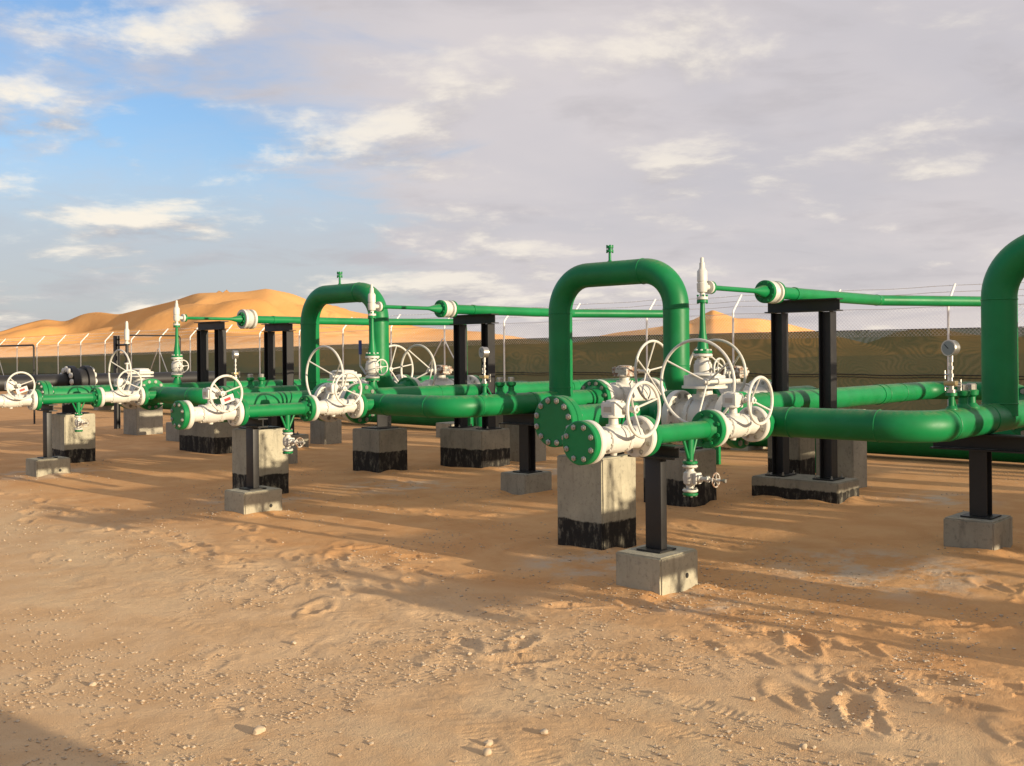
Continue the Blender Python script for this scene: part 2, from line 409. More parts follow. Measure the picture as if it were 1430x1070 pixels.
def ground_z(X, Y):
    r = np.hypot(X, Y)
    near = np.clip(1.4 - r / 45.0, 0, 1)
    z = 0.035 * fbm(X, Y, 3.1, 3, 3) * near
    mid = np.clip((X - 3.6) / 0.9, 0, 1) * np.clip((14 - r) / 5, 0, 1)           # softer drifted sand among the pipework
    z += mid * (0.026 * fbm(X * 1.0, Y * 0.55, 0.85, 3, 21))
    fine = np.clip((13 - r) / 6, 0, 1)
    rough = 0.35 + 1.1 * np.clip(fbm(X, Y, 1.7, 2, 41) + 0.35, 0, 1)
    z += fine * rough * 0.0052 * fbm(X, Y, 0.16, 5, 31, 0.62)
    # wind ripples in patches
    pat = np.clip(fbm(X, Y, 1.9, 2, 51) * 2.2 - 0.1, 0, 1) * fine
    wv = X * 0.35 + Y * 0.94 + 0.35 * fbm(X, Y, 0.7, 2, 61)
    z += pat * 0.0018 * np.sin(wv * 2 * math.pi / 0.105)
    # tyre track running along the open ground
    for cxx in (2.72, 3.34):
        q = X - (cxx + 0.05 * (Y - 4) + 0.10 * np.sin(Y * 0.5))
        band = np.clip(1 - (np.abs(q) / 0.13) ** 4, 0, 1) * np.clip((12 - r) / 5, 0, 1)
        tread = np.sin((Y + np.abs(q) * 0.8) * 2 * math.pi / 0.075) * 0.0010
        z += band * (-0.007 + tread * np.clip(fbm(X, Y, 0.5, 2, 77) * 3 + 0.2, 0, 1))
        z += 0.006 * np.exp(-((np.abs(q) - 0.17) / 0.04) ** 2) * np.clip((12 - r) / 5, 0, 1) * np.clip(fbm(X, Y, 0.6, 2, 79) * 3 + 0.5, 0, 1)
    for (fx_, fy_, hd, dp) in PR:
        msk = (np.abs(X - fx_) < 0.26) & (np.abs(Y - fy_) < 0.26)
        if not msk.any(): continue
        dx = X[msk] - fx_; dy = Y[msk] - fy_
        a_ = dx * math.cos(hd) + dy * math.sin(hd); b_ = -dx * math.sin(hd) + dy * math.cos(hd)
        q = np.sqrt((a_ / 0.15) ** 2 + (b_ / (0.055 + 0.012 * np.sign(a_))) ** 2)
        dep = -dp * np.clip(1.15 - q ** 2, 0, 1) + 0.75 * dp * np.exp(-((q - 1.35) / 0.32) ** 2)
        dep += np.where(q < 1, 0.0009 * np.sin(a_ * 2 * math.pi / 0.035), 0)
        z[msk] += dep
    for k_ in range(-1, 3):
        for (a0, a1, b0, b1) in ((4.86, 5.25, 3.385, 3.715), (5.62, 6.02, 4.40, 4.82), (7.34, 7.74, 2.37, 2.71), (7.76, 8.20, 5.08, 5.60), (8.75, 9.20, 4.16, 5.04)):
            yo = 4.325 * k_
            dq = np.hypot(np.maximum(np.maximum(a0 - X, X - a1), 0), np.maximum(np.maximum(b0 + yo - Y, Y - b1 - yo), 0))
            z += 0.030 * np.exp(-(dq / 0.10) ** 2) * np.clip(0.45 + 1.6 * vnoise(X / 0.22 + 3, Y / 0.22, 7), 0, 1)
    # the plain falls a little towards the far left
    z -= 0.35 * np.clip((Y - 18) / 45.0, 0, 1.6)
    # far swells
    far = np.clip((r - 60) / 200, 0, 1)
    z += far * 1.2 * fbm(X, Y, 160, 2, 91)
    return z
def build_ground():
    ys = np.arange(600, 3, -0.62) * 0.716
    rows = list(np.linspace(0.25, 3.2, 22)) + [r for r in (1023 * CAMZ / ys) if r > 3.3]
    rows = [r for r in rows if r < 260] + [320, 420, 600, 900, 1500, 2600, 5000, 9000]
    cols = list(np.radians(np.arange(-33, 33.01, 0.068))) + list(np.radians(np.arange(36, 325, 4.0)))
    rows = np.array(rows); cols = np.array(cols)
    rg, cg = np.meshgrid(rows, cols, indexing='ij')
    X = rg * (fw.x * np.cos(cg) + rt.x * np.sin(cg)); Y = rg * (fw.y * np.cos(cg) + rt.y * np.sin(cg))
    Z = ground_z(X.ravel(), Y.ravel()); nr, nc = rg.shape
    co = np.stack([X.ravel(), Y.ravel(), Z], 1)
    co = np.vstack([co, [[0, 0, float(Z[:nc].mean())]]])
    i, j = np.meshgrid(np.arange(nr - 1), np.arange(nc), indexing='ij'); j2 = (j + 1) % nc
    quads = np.stack([i * nc + j, (i + 1) * nc + j, (i + 1) * nc + j2, i * nc + j2], -1).reshape(-1, 4)[:, ::-1]
    jj = np.arange(nc); tri = np.stack([np.full(nc, nr * nc), (jj + 1) % nc, jj], 1)
    me = bpy.data.meshes.new('ground'); nv = len(co)
    me.vertices.add(nv); me.vertices.foreach_set('co', co.astype(np.float32).ravel())
    loops = np.concatenate([quads.ravel(), tri.ravel()]); me.loops.add(len(loops)); me.loops.foreach_set('vertex_index', loops.astype(np.int32))
    npoly = len(quads) + len(tri); me.polygons.add(npoly)
    st = np.concatenate([np.arange(len(quads)) * 4, len(quads) * 4 + np.arange(len(tri)) * 3])
    me.polygons.foreach_set('loop_start', st.astype(np.int32))
    me.polygons.foreach_set('use_smooth', np.ones(npoly, dtype=bool)); me.update(calc_edges=True); me.validate()
    me.materials.append(SAND)
    o = bpy.data.objects.new('ground', me); COL.objects.link(o); o['kind'] = 'structure'
    return o
ground = build_ground()
def gz(x, y): return float(ground_z(np.array([float(x)]), np.array([float(y)]))[0])

# ---------------------------------------------------------------- dunes on the horizon
def direc(px, py, dist):
    """point at ground distance `dist` seen at photo pixel"""
    X = px - 715; Y = py - 493.3; ro = -ROLL
    X, Y = X * math.cos(ro) + Y * math.sin(ro), -X * math.sin(ro) + Y * math.cos(ro)
    r = X / 1428 * dist
    return Vector((rt.x * r + fw.x * dist, rt.y * r + fw.y * dist, CAMZ - Y * dist / 1428))
def dune(name, sky_line, dist_fn, front, back, seed, n=220, m_=46, wob=1.0):
    xs = np.array([p[0] for p in sky_line], float); yy = np.array([p[1] for p in sky_line], float)
    u = np.linspace(xs[0], xs[-1], n); crest = np.interp(u, xs, yy)
    k = np.ones(3) / 3; crest = np.convolve(np.pad(crest, 1, 'edge'), k, 'valid')
    V = []; 
    ts = np.concatenate([-np.linspace(1, 0, m_) ** 1.2, np.linspace(0, 1, m_ // 2)[1:]])
    P0 = np.array([direc(a_, b_, dist_fn(a_)) for a_, b_ in zip(u, crest)])
    dirs = P0[:, :2] / np.linalg.norm(P0[:, :2], axis=1)[:, None]
    X = np.zeros((n, len(ts))); Y = X.copy(); Z = X.copy()
    for q, t in enumerate(ts):
        wd = front if t < 0 else back
        X[:, q] = P0[:, 0] + dirs[:, 0] * t * wd; Y[:, q] = P0[:, 1] + dirs[:, 1] * t * wd
        a_ = abs(t)
        pr = (1 - a_) ** 1.35 * (1 - 0.25 * a_) if t < 0 else (1 - a_) ** 1.1
        Z[:, q] = P0[:, 2] * pr
    ht = np.clip(P0[:, 2], 0, None)[:, None]
    tt = np.abs(ts)[None, :]
    und = fbm(X, Y, 95, 3, seed, 0.5)
    rid = 1 - np.abs(fbm(X * 0.9, Y * 1.2, 120, 3, seed + 9, 0.45)) * 3.2
    rid2 = 1 - np.abs(fbm(X * 1.0 + Y * 0.3, Y * 0.7, 70, 2, seed + 19, 0.4)) * 3.4
    Z += ht * wob * (np.minimum(tt * 3.5, 1) * (1 - tt)) * (0.36 * und + 0.80 * (rid - 0.55) + 0.34 * (rid2 - 0.55))
    Z += 0.25 * fbm(X, Y, 12, 2, seed + 30) * np.minimum(tt * 4, 1)
    Z -= 1.5 * tt ** 6 * 2 + 0.2
    vs = np.stack([X, Y, Z], -1).reshape(-1, 3); mm = len(ts)
    fs = [(i * mm + j, (i + 1) * mm + j, (i + 1) * mm + j + 1, i * mm + j + 1) for i in range(n - 1) for j in range(mm - 1)]
    me = bpy.data.meshes.new(name); me.from_pydata(vs.tolist(), [], fs); me.update()
    bm = bmesh.new(); bm.from_mesh(me); bmesh.ops.recalc_face_normals(bm, faces=bm.faces[:])
    if sum(f.normal.z for f in bm.faces) < 0: bmesh.ops.reverse_faces(bm, faces=bm.faces[:])
    bm.to_mesh(me); bm.free()
    me.polygons.foreach_set('use_smooth', [True] * len(me.polygons)); me.materials.append(DUNE)
    o = bpy.data.objects.new(name, me); COL.objects.link(o); o['kind'] = 'structure'
    return o
dune('dune_ridge', [(-330, 500), (-200, 488), (-90, 474), (0, 463), (30, 453), (62, 445), (91, 449), (116, 438), (136, 435), (166, 439), (201, 430), (242, 420), (274, 409), (302, 408), (342, 407), (373, 402.5), (398, 410), (423, 418), (453, 423), (503, 438), (555, 452), (610, 459), (660, 464), (720, 470), (790, 480), (850, 491)],
     lambda a: 520 + 60 * math.sin(a * 0.011 + 1.0), 230, 160, 5)
dune('dune_ridge', [(-420, 500), (-250, 492), (-120, 480), (0, 472), (60, 468), (140, 462), (190, 460), (240, 461), (300, 463), (360, 466), (440, 468), (520, 470), (600, 474), (680, 481), (760, 490)],
     lambda a: 360 + 40 * math.sin(a * 0.013), 150, 110, 15, wob=0.7)
dune('dune_ridge', [(740, 492), (800, 478), (830, 470), (860, 464), (920, 457), (968, 446), (985, 437), (995, 432), (1012, 438), (1028, 444), (1060, 444), (1090, 449), (1140, 462), (1190, 474), (1250, 489)],
     lambda a: 430 + 30 * math.sin(a * 0.017), 170, 120, 25)
dune('dune_ridge', [(1180, 488), (1225, 474), (1250, 464), (1275, 459), (1310, 458), (1335, 463), (1370, 468), (1420, 470), (1500, 466), (1580, 472), (1680, 488)],
     lambda a: 520, 170, 120, 35)

# ---------------------------------------------------------------- perimeter fence
FU = 23.05
FY = [10.5 - 2.56 * 4 + 2.72 * 0 + 2.70 * i for i in range(-2, 30)]
def fdrop(y): return -0.33 * max(0.0, min(1.4, (y - 18) / 40.0))
fence = Thing('perimeter_fence', 'wire fence with galvanised cranked posts and dark green netting behind the pipework', 'fence', (FU, 20, 0))
for i, yv in enumerate(FY):
    g0 = fdrop(yv); mb = MB()
    mb.tube(fillet([(FU, yv, g0 - 0.15), (FU, yv, g0 + 2.42), (FU + 0.42, yv, g0 + 2.86)], 0.06, 4), 0.027, 8)
    fence.part('post', mb, GALV)
    if i % 7 == 4:
        for sg in (-1, 1):
            mb = MB().tube([(FU - 0.06, yv + sg * 0.03, g0 + 1.95), (FU - 0.06, yv + sg * 1.45, g0 + 0.0)], 0.021, 8); fence.part('brace', mb, GALV)
y0, y1 = FY[0], FY[-1]
def strand(zf, xo, rad, seg=5, barb=False):
    mb = MB(); pts = []
    n = 150
    for i in range(n + 1):
        yv = y0 + (y1 - y0) * i / n
        t = (yv - y0) / 2.70; sag = -0.025 * math.sin(math.pi * (t % 1.0)) + 0.006 * math.sin(i * 2.3)
        pts.append((FU + xo, yv, fdrop(yv) + zf + sag))
    mb.tube(pts, rad, seg)
    if barb:
        for i in range(int((y1 - y0) / 0.16)):
            yv = y0 + i * 0.16; t = (yv - y0) / 2.70; zz = fdrop(yv) + zf - 0.025 * math.sin(math.pi * (t % 1.0))
            mb.tube([(FU + xo - 0.02, yv, zz - 0.02), (FU + xo + 0.02, yv + 0.01, zz + 0.02)], 0.004, 3)
    return mb
for zf, xo in ((2.84, 0.40), (2.69, 0.26), (2.55, 0.13)):
    fence.part('barbed_wire', strand(zf, xo, 0.006, 4, True), GALV)
fence.part('line_wire', strand(2.36, -0.03, 0.006), GALV)
fence.part('line_wire', strand(0.84, 0.040, 0.011), DARK); fence.part('line_wire', strand(0.78, 0.038, 0.009), DARK)
# chain link above the netting: real diagonal wires
mb = MB(); pz0, pz1 = 1.70, 2.36; step = 0.085; yv = y0
vs = []; fs = []
while yv < y1:
    for sg in (-1, 1):
        a_ = (yv, pz0) if sg > 0 else (yv + (pz1 - pz0), pz0); b_ = (yv + (pz1 - pz0), pz1) if sg > 0 else (yv, pz1)
        if b_[0] > y1 + 0.01 or a_[0] > y1 + 0.01: continue
        xo = 0.035 + 0.003 * sg; w = 0.0017; o = len(vs)
        for (yy_, zz_) in (a_, b_):
            dz = fdrop(yy_)
            vs += [(FU + xo - w, yy_, zz_ + dz), (FU + xo + w, yy_ - w * sg, zz_ + dz + w), (FU + xo + w, yy_ + w * sg, zz_ + dz - w)]
        fs += [(o, o + 1, o + 4, o + 3), (o + 1, o + 2, o + 5, o + 4), (o + 2, o, o + 3, o + 5)]
    yv += step
mb.add(vs, fs); fence.part('chain_link', mb, GALV, kind='stuff')
# netting in lengths between posts, slightly slack, each with a small hem
for i in range(len(FY) - 1):
    mb = MB(); nn = 14; rows_ = 8; vs = []; fs = []
    for a_ in range(nn + 1):
        t = a_ / nn; yv = FY[i] + (FY[i + 1] - FY[i]) * t
        top = 1.86 + fdrop(yv) - 0.012 * math.sin(math.pi * t) + rnd.uniform(-0.006, 0.006) - 0.10 * max(0, min(1, (yv - 30) / 25))
        for b_ in range(rows_ + 1):
            s_ = b_ / rows_; zz = fdrop(yv) - 0.05 + (top - fdrop(yv) + 0.05) * s_
            bul = 0.03 * math.sin(math.pi * t) * math.sin(math.pi * s_) + rnd.uniform(-0.004, 0.004)
            vs.append((FU + 0.060 + (bul if 0 < b_ < rows_ else 0), yv, zz))
    for a_ in range(nn):
        for b_ in range(rows_):
            q = a_ * (rows_ + 1) + b_; fs.append((q, q + rows_ + 1, q + rows_ + 2, q + 1))
    mb.add(vs, fs); fence.part('netting', mb, NET)
hem = MB(); fence.part('hem_cord', hem.tube([(FU + 0.055, FY[0] + (FY[-1] - FY[0]) * i / 200, 1.86 + fdrop(FY[0] + (FY[-1] - FY[0]) * i / 200) - 0.10 * max(0, min(1, (FY[0] + (FY[-1] - FY[0]) * i / 200 - 30) / 25))) for i in range(201)], 0.012, 6), DARK)

# ---------------------------------------------------------------- component builders
X_, Y_, Z_ = Vector((1, 0, 0)), Vector((0, 1, 0)), Vector((0, 0, 1))
def p_flange(mb, c, axis, r, th, rp):
    """flange disc starting at c, going along axis, with raised neck to pipe radius rp behind it"""
    mb.lathe(c, axis, [(0, rp * 0.5), (0, r - 0.006), (0.005, r), (th - 0.005, r), (th, r - 0.006), (th, rp * 1.45), (th + r * 0.26, rp * 1.02), (th + r * 0.26, rp * 0.5)], 36)
def p_disc(mb, c, axis, r, th):
    mb.lathe(c, axis, [(0, r - 0.007), (0.006, r), (th - 0.005, r), (th, r - 0.006)], 36)
def p_bolts(c, axis, rb, n, L, size, ph=0.0, mb=None):
    """studs with hex nuts through a flange pair; L = total length starting at c"""
    a, e1, e2 = frame(axis); mb = mb or MB()
    for i in range(n):
        t = 2 * math.pi * (i + 0.5) / n + ph; o = Vector(c) + (e1 * math.cos(t) + e2 * math.sin(t)) * rb
        mb.lathe(o, a, [(-size * 0.5, size * 0.5), (L + size * 0.5, size * 0.5)], 6)
        mb.lathe(o - a * 0.0, a, [(-size * 0.30, size * 0.9), (size * 0.7, size * 0.98)], 6)
        mb.lathe(o + a * (L - size * 0.7), a, [(0, size * 0.98), (size, size * 0.9)], 6)
    return mb
def bolts_each(th, parent, c, axis, rb, n, L, size):
    a, e1, e2 = frame(axis)
    for i in range(n):
        t = 2 * math.pi * (i + 0.5) / n; o = Vector(c) + (e1 * math.cos(t) + e2 * math.sin(t)) * rb
        mb = MB(); mb.lathe(o, a, [(-size * 0.55, size * 0.45), (L + size * 0.5, size * 0.45)], 8)
        mb.lathe(o, a, [(-size * 0.25, size * 0.8), (-size * 0.15, size * 0.98), (size * 0.75, size * 0.98)], 6)
        mb.lathe(o + a * (L - size * 0.7), a, [(0, size * 0.98), (size, size * 0.9)], 6)
        th.part('bolt', mb, BOLT, parent)
def handwheel(th, hub, axis, dish, Rr, rim, nsp=3, ph=0.3, shaft=0.1, m=None, upref=None):
    """axis points outward from gearbox to wheel; rim is `dish` further out than the hub"""
    m = m or WHITE
    a, e1, e2 = frame(axis); hub = Vector(hub); c = hub + a * dish
    w = th.part('handwheel', MB().torus(c, a, Rr, rim, 48, 8), m)
    for i in range(nsp):
        t = ph + 2 * math.pi * i / nsp; dr = e1 * math.cos(t) + e2 * math.sin(t)
        th.part('spoke', MB().tube([hub + dr * rim * 1.2, c + dr * (Rr - rim * 0.3)], rim * 0.62, 8), m, w)
    th.part('hub', MB().lathe(hub - a * rim * 1.6, a, [(0, rim * 1.9), (rim * 3.2, rim * 2.2), (rim * 3.6, rim * 1.0), (rim * 4.6, rim * 0.9)], 14), m, w)
    th.part('stem', MB().lathe(hub - a * shaft, a, [(0, rim * 1.5), (shaft * 0.5, rim * 1.2), (shaft - rim * 1.6, rim * 1.1)], 12), m)
def ball_valve(name, label, cat, c0, axis, L, rf, rp, th_f, gear_h, wheel, nb, rb_body=None, base=None, group=None, gear=(0.11, 0.09, 0.075), gm=None, tag=False):
    """flanged ball valve from c0 along axis, length L; wheel = dict(axis, off, R, rim, dish, n, ph, along)"""
    axis = Vector(axis); c0 = Vector(c0); c = c0 + axis * (L / 2)
    th = Thing(name, label, cat, (c.x, c.y, c.z - rf), group)
    rb = rb_body or rf * 0.80
    fl = MB(); p_disc(fl, c0, axis, rf, th_f); a_end = c0 + axis * (L - th_f); fl2 = MB(); p_disc(fl2, a_end, axis, rf, th_f)
    th.part('flange', fl, WHITE); th.part('flange', fl2, WHITE)
    q = L - 2 * th_f
    prof = [(th_f - 0.004, rp * 1.22), (th_f + q * 0.10, rp * 1.12), (th_f + q * 0.20, rb * 0.80), (th_f + q * 0.26, rb * 0.84), (th_f + q * 0.27, rb * 0.97), (th_f + q * 0.34, rb * 0.97), (th_f + q * 0.345, rb * 0.90),
            (th_f + q * 0.42, rb), (th_f + q * 0.58, rb), (th_f + q * 0.655, rb * 0.90), (th_f + q * 0.66, rb * 0.97), (th_f + q * 0.73, rb * 0.97), (th_f + q * 0.74, rb * 0.84), (th_f + q * 0.80, rb * 0.80), (th_f + q * 0.90, rp * 1.12), (L - th_f + 0.004, rp * 1.22)]
    body = th.part('body', MB().lathe(c0, axis, prof, 32), WHITE)
    bb = MB()
    for pz in (0.27, 0.66): p_bolts(c0 + axis * (th_f + q * pz - 0.006), axis, rb * 0.90, 12, q * 0.07 + 0.012, rb * 0.075, mb=bb)
    th.part('body_bolts', bb, WHITE, body, kind='stuff')
    ft = MB(); ft.lathe(c - Z_ * (rb + 0.012), Z_, [(0, rb * 0.22), (0.02, rb * 0.28), (0.03, rb * 0.2)], 10)
    th.part('drain_plug', ft, WHITE, body)
    # bonnet and gearbox
    zt = c.z + rb
    mb = MB(); mb.lathe((c.x, c.y, c.z + rb * 0.82), Z_, [(0, rb * 0.55), (rb * 0.24, rb * 0.55), (rb * 0.25, rb * 0.36), (gear_h - rb * 0.82, rb * 0.33)], 18)
    th.part('bonnet', mb, WHITE)
    gc = Vector((c.x, c.y, c.z + gear_h + gear[2] / 2))
    wa = Vector(wheel['axis']).normalized(); sd = Z_.cross(wa)
    gb = MB(); gb.box(gc, (gear[0], gear[1], gear[2]), 0.008, (wa, sd, Z_))
    gb.lathe(gc - Z_ * gear[2] * 0.62, Z_, [(0, gear[1] * 0.62), (gear[2] * 0.2, gear[1] * 0.62)], 20)
    gb.lathe(gc + Z_ * gear[2] * 0.5, Z_, [(0, gear[1] * 0.42), (gear[2] * 0.14, gear[1] * 0.40), (gear[2] * 0.22, gear[1] * 0.2)], 18)
    so = sd * wheel.get('side', gear[1] * 0.4)
    gb.lathe(gc + so - wa * gear[0] * 0.62, wa, [(0, gear[2] * 0.22), (gear[0] * 1.3, gear[2] * 0.30)], 14)
    gx = th.part('gearbox', gb, gm or WHITE)
    gbb = MB()
    for sx in (-1, 1):
        for sy in (-1, 1): gbb.lathe(gc + wa * sx * gear[0] * 0.38 + sd * sy * gear[1] * 0.36 + Z_ * gear[2] * 0.5, Z_, [(0, 0.008), (0.008, 0.008)], 6)
    th.part('cover_bolts', gbb, gm or WHITE, gx, kind='stuff')
    th.part('nameplate', MB().box(gc - sd * (gear[1] / 2 + 0.001) if wa.x == 0 else gc + sd * (gear[1] / 2 + 0.001), (gear[0] * 0.55, 0.003, gear[2] * 0.4), 0, (wa, sd, Z_)), STEEL, gx)
    hub = gc + so + wa * (gear[0] * 0.6 + wheel['off'])
    handwheel(th, hub, wa, wheel['dish'], wheel['R'], wheel['rim'], wheel.get('n', 3), wheel.get('ph', 0.3), wheel['off'] + 0.02)
    if tag:
        tp = hub + wa * 0.02 + sd * -0.075 + Z_ * 0.015
        tg = th.part('tag_plate', MB().box(tp, (0.005, 0.13, 0.07), 0, (wa, (sd + Z_ * 0.3).normalized(), wa.cross((sd + Z_ * 0.3).normalized()))), WHITE)
        th.part('tag_print', MB().box(tp + wa * 0.005, (0.003, 0.05, 0.03), 0, (wa, (sd + Z_ * 0.3).normalized(), wa.cross((sd + Z_ * 0.3).normalized()))), REDTAG, tg)
    return th

# ---------------------------------------------------------------- one pipe run, then its copies
PITCH = 4.325
ZS, VS = 0.905, 3.55           # small bore line
ZM, UD, VA = 0.905, 6.50, 2.49     # main pipe, its cross leg and its run leg
ZH, VH = 0.92, 4.66            # header
UA, VL = 8.03, 5.40            # loop
RP, RM, RA = 0.057, 0.104, 0.122
UNIT = []
def reg(th, tmpl):
    o = th.o if isinstance(th, Thing) else th
    UNIT.append((o, tmpl)); o['label'] = tmpl.format(PLACE[0]); o['group'] = o.name.split('.')[0].replace('_', ' ') + 's of the pipe runs'
PLACE = {0: 'the near right run', 1: 'the middle run', 2: 'the far left run', -1: 'the right edge run', -2: 'the unseen run added for shadows'}

# --- small line
th = Thing('blind_flange', '', 'flange', (4.33, VS, ZS - 0.125))
mb = MB(); p_disc(mb, (4.33, VS, ZS), X_, 0.122, 0.048); fo = th.part('disc', mb, GREEN)
bolts_each(th, fo, (4.325, VS, ZS), X_, 0.092, 8, 0.108, 0.0165)
reg(th, 'green eight-bolt blind flange closing the small pipe of {}')
wh = dict(axis=(0, -1, 0), off=0.055, R=0.152, rim=0.0105, dish=0.065, n=3, ph=0.4)
v1 = ball_valve('ball_valve', '', 'valve', (4.383, VS, ZS), X_, 0.515, 0.122, RP, 0.044, 0.135, wh, 8, 0.080, gear=(0.10, 0.105, 0.075))
reg(v1, 'white valve with small handwheel next to the blind flange of {}')
th = Thing('small_pipe', '', 'pipe', (5.2, VS, ZS - 0.12))
mb = MB(); mb.tube([(4.96, VS, ZS), (5.60, VS, ZS)], RP, 28); pp = th.part('pipe', mb, GREEN)
mb = MB(); p_flange(mb, (4.903, VS, ZS), X_, 0.122, 0.046, RP); fo = th.part('flange', mb, GREEN)
th.part('flange_bolts', p_bolts((4.855, VS, ZS), X_, 0.092, 8, 0.10, 0.016), BOLT, fo, kind='stuff')
mb = MB(); p_flange(mb, (5.655, VS, ZS), -X_, 0.122, 0.046, RP); fo = th.part('flange', mb, GREEN)
th.part('flange_bolts', p_bolts((5.602, VS, ZS), X_, 0.092, 8, 0.105, 0.016), GREEN, fo, kind='stuff')
UDR = 5.42
mb = MB(); mb.lathe((UDR, VS, ZS - RP - 0.135), Z_, [(0, 0.021), (0.14, 0.026)], 16)
for sg in (-1, 1): mb.tube([(UDR + sg * 0.018, VS, ZS - RP - 0.11), (UDR + sg * 0.075, VS, ZS - RP + 0.012)], 0.010, 8)
dn = th.part('drain_nozzle', mb, GREEN)
mb = MB(); p_disc(mb, (UDR, VS, ZS - RP - 0.150), Z_, 0.047, 0.020); th.part('flange', mb, GREEN, dn)
reg(th, 'short green small-bore pipe between two white valves of {}')
# drain valve
z0 = ZS - RP - 0.152
th = Thing('drain_valve', '', 'valve', (UDR, VS, z0 - 0.21))
mb = MB(); p_disc(mb, (UDR, VS, z0 - 0.020), Z_, 0.048, 0.018); th.part('flange', mb, WHITE)
mb = MB(); p_disc(mb, (UDR, VS, z0 - 0.172), Z_, 0.048, 0.020); th.part('flange', mb, WHITE)
mb = MB(); mb.lathe((UDR, VS, z0 - 0.152), Z_, [(0, 0.024), (0.022, 0.026), (0.035, 0.041), (0.068, 0.046), (0.10, 0.041), (0.112, 0.026), (0.132, 0.024)], 20)
mb.box((UDR, VS - 0.052, z0 - 0.084), (0.066, 0.024, 0.07), 0.006); th.part('body', mb, WHITE)
mb = MB(); mb.lathe((UDR, VS - 0.064, z0 - 0.084), -Y_, [(0, 0.024), (0.014, 0.026), (0.018, 0.014), (0.055, 0.013), (0.057, 0.02), (0.070, 0.02), (0.072, 0.009), (0.155, 0.008)], 14); th.part('yoke', mb, WHITE)
hub = (UDR, VS - 0.185, z0 - 0.084)
handwheel(th, hub, (0, -1, 0), 0.0, 0.042, 0.005, 5, 0.2, 0.06, RUSTY)
mb = MB(); mb.lathe((UDR, VS - 0.20, z0 - 0.084), -Y_, [(0, 0.006), (0.035, 0.006), (0.036, 0.012), (0.055, 0.012)], 10); th.part('stem_cap', mb, BOLT)
mb = MB(); p_disc(mb, (UDR, VS, z0 - 0.195), Z_, 0.047, 0.020); th.part('end_cap', mb, GREEN)
b2 = MB()
for zz in (z0 - 0.198, z0 - 0.022): p_bolts((UDR, VS, zz), Z_, 0.036, 4, 0.05, 0.008, mb=b2)
th.part('flange_bolts', b2, BOLT, kind='stuff')
reg(th, 'small white drain valve with tiny wheel hanging under {}')
v2 = ball_valve('ball_valve', '', 'valve', (5.658, VS, ZS), X_, 0.555, 0.122, RP, 0.044, 0.135, dict(wh, ph=1.6), 8, 0.080, gear=(0.10, 0.105, 0.075))
reg(v2, 'white small-wheel valve beside the cross pipe of {}')

# --- main pipe: stub + cross leg + elbow + run leg
th = Thing('main_pipe', '', 'pipe', (UD, VA, 0.79))
path = fillet([(UD, 3.80, ZM), (UD, VA, ZM), (8.56, VA, ZM)], 0.30, 14)
mp = th.part('pipe', MB().tube(path, RM, 36), GREEN)
for c_, ax_ in (((UD, VA + 0.31, ZM), Y_), ((UD + 0.31, VA, ZM), X_), ((7.55, VA, ZM), X_), ((UD, 3.42, ZM), Y_)): th.part('weld_bead', MB().torus(c_, ax_, RM, 0.0045, 36, 6), GREEN, mp)
sb = th.part('branch', MB().tube([(6.26, VS, ZS), (UD, VS, ZM)], RP, 28), GREEN)
mb = MB(); p_flange(mb, (6.217, VS, ZS), X_, 0.122, 0.046, RP); fo = th.part('flange', mb, GREEN, sb)
th.part('flange_bolts', p_bolts((6.165, VS, ZS), X_, 0.092, 8, 0.105, 0.016), BOLT, sb, kind='stuff')
mb = MB(); p_flange(mb, (UD, 3.868, ZM), -Y_, 0.205, 0.058, RM); fo = th.part('flange', mb, GREEN)
th.part('flange_bolts', p_bolts((UD, 3.93, ZM), -Y_, 0.168, 12, 0.125, 0.024), BOLT, fo, kind='stuff')
mb = MB(); p_flange(mb, (8.612, VA, ZM), -X_, 0.205, 0.058, RM); fo = th.part('flange', mb, GREEN)
th.part('flange_bolts', p_bolts((8.55, VA, ZM), X_, 0.168, 12, 0.13, 0.024), BOLT, fo, kind='stuff')
for uu in (7.12, 7.28):
    mb = MB(); mb.lathe((uu, VA, ZM + RM - 0.02), Z_, [(0, 0.055), (0.02, 0.052), (0.045, 0.030), (0.085, 0.028), (0.10, 0.046), (0.128, 0.049), (0.135, 0.040)], 20); nz = th.part('nozzle', mb, GREEN)
    mb = MB(); mb.lathe((uu, VA, ZM + RM + 0.112), Z_, [(0, 0.034), (0.038, 0.034), (0.046, 0.026)], 8); th.part('plug', mb, BOLT, nz)
gu = 6.91
mb = MB(); mb.lathe((gu, VA, ZM + RM - 0.02), Z_, [(0, 0.04), (0.02, 0.038), (0.04, 0.020), (0.10, 0.019), (0.105, 0.036), (0.125, 0.036)], 18)
mb.tube([(gu + 0.015, VA, ZM + RM + 0.09), (gu + 0.09, VA, ZM + RM - 0.004)], 0.008, 8); th.part('gauge_nozzle', mb, GREEN)
reg(th, 'thick green elbowed pipe carrying a gauge on {}')
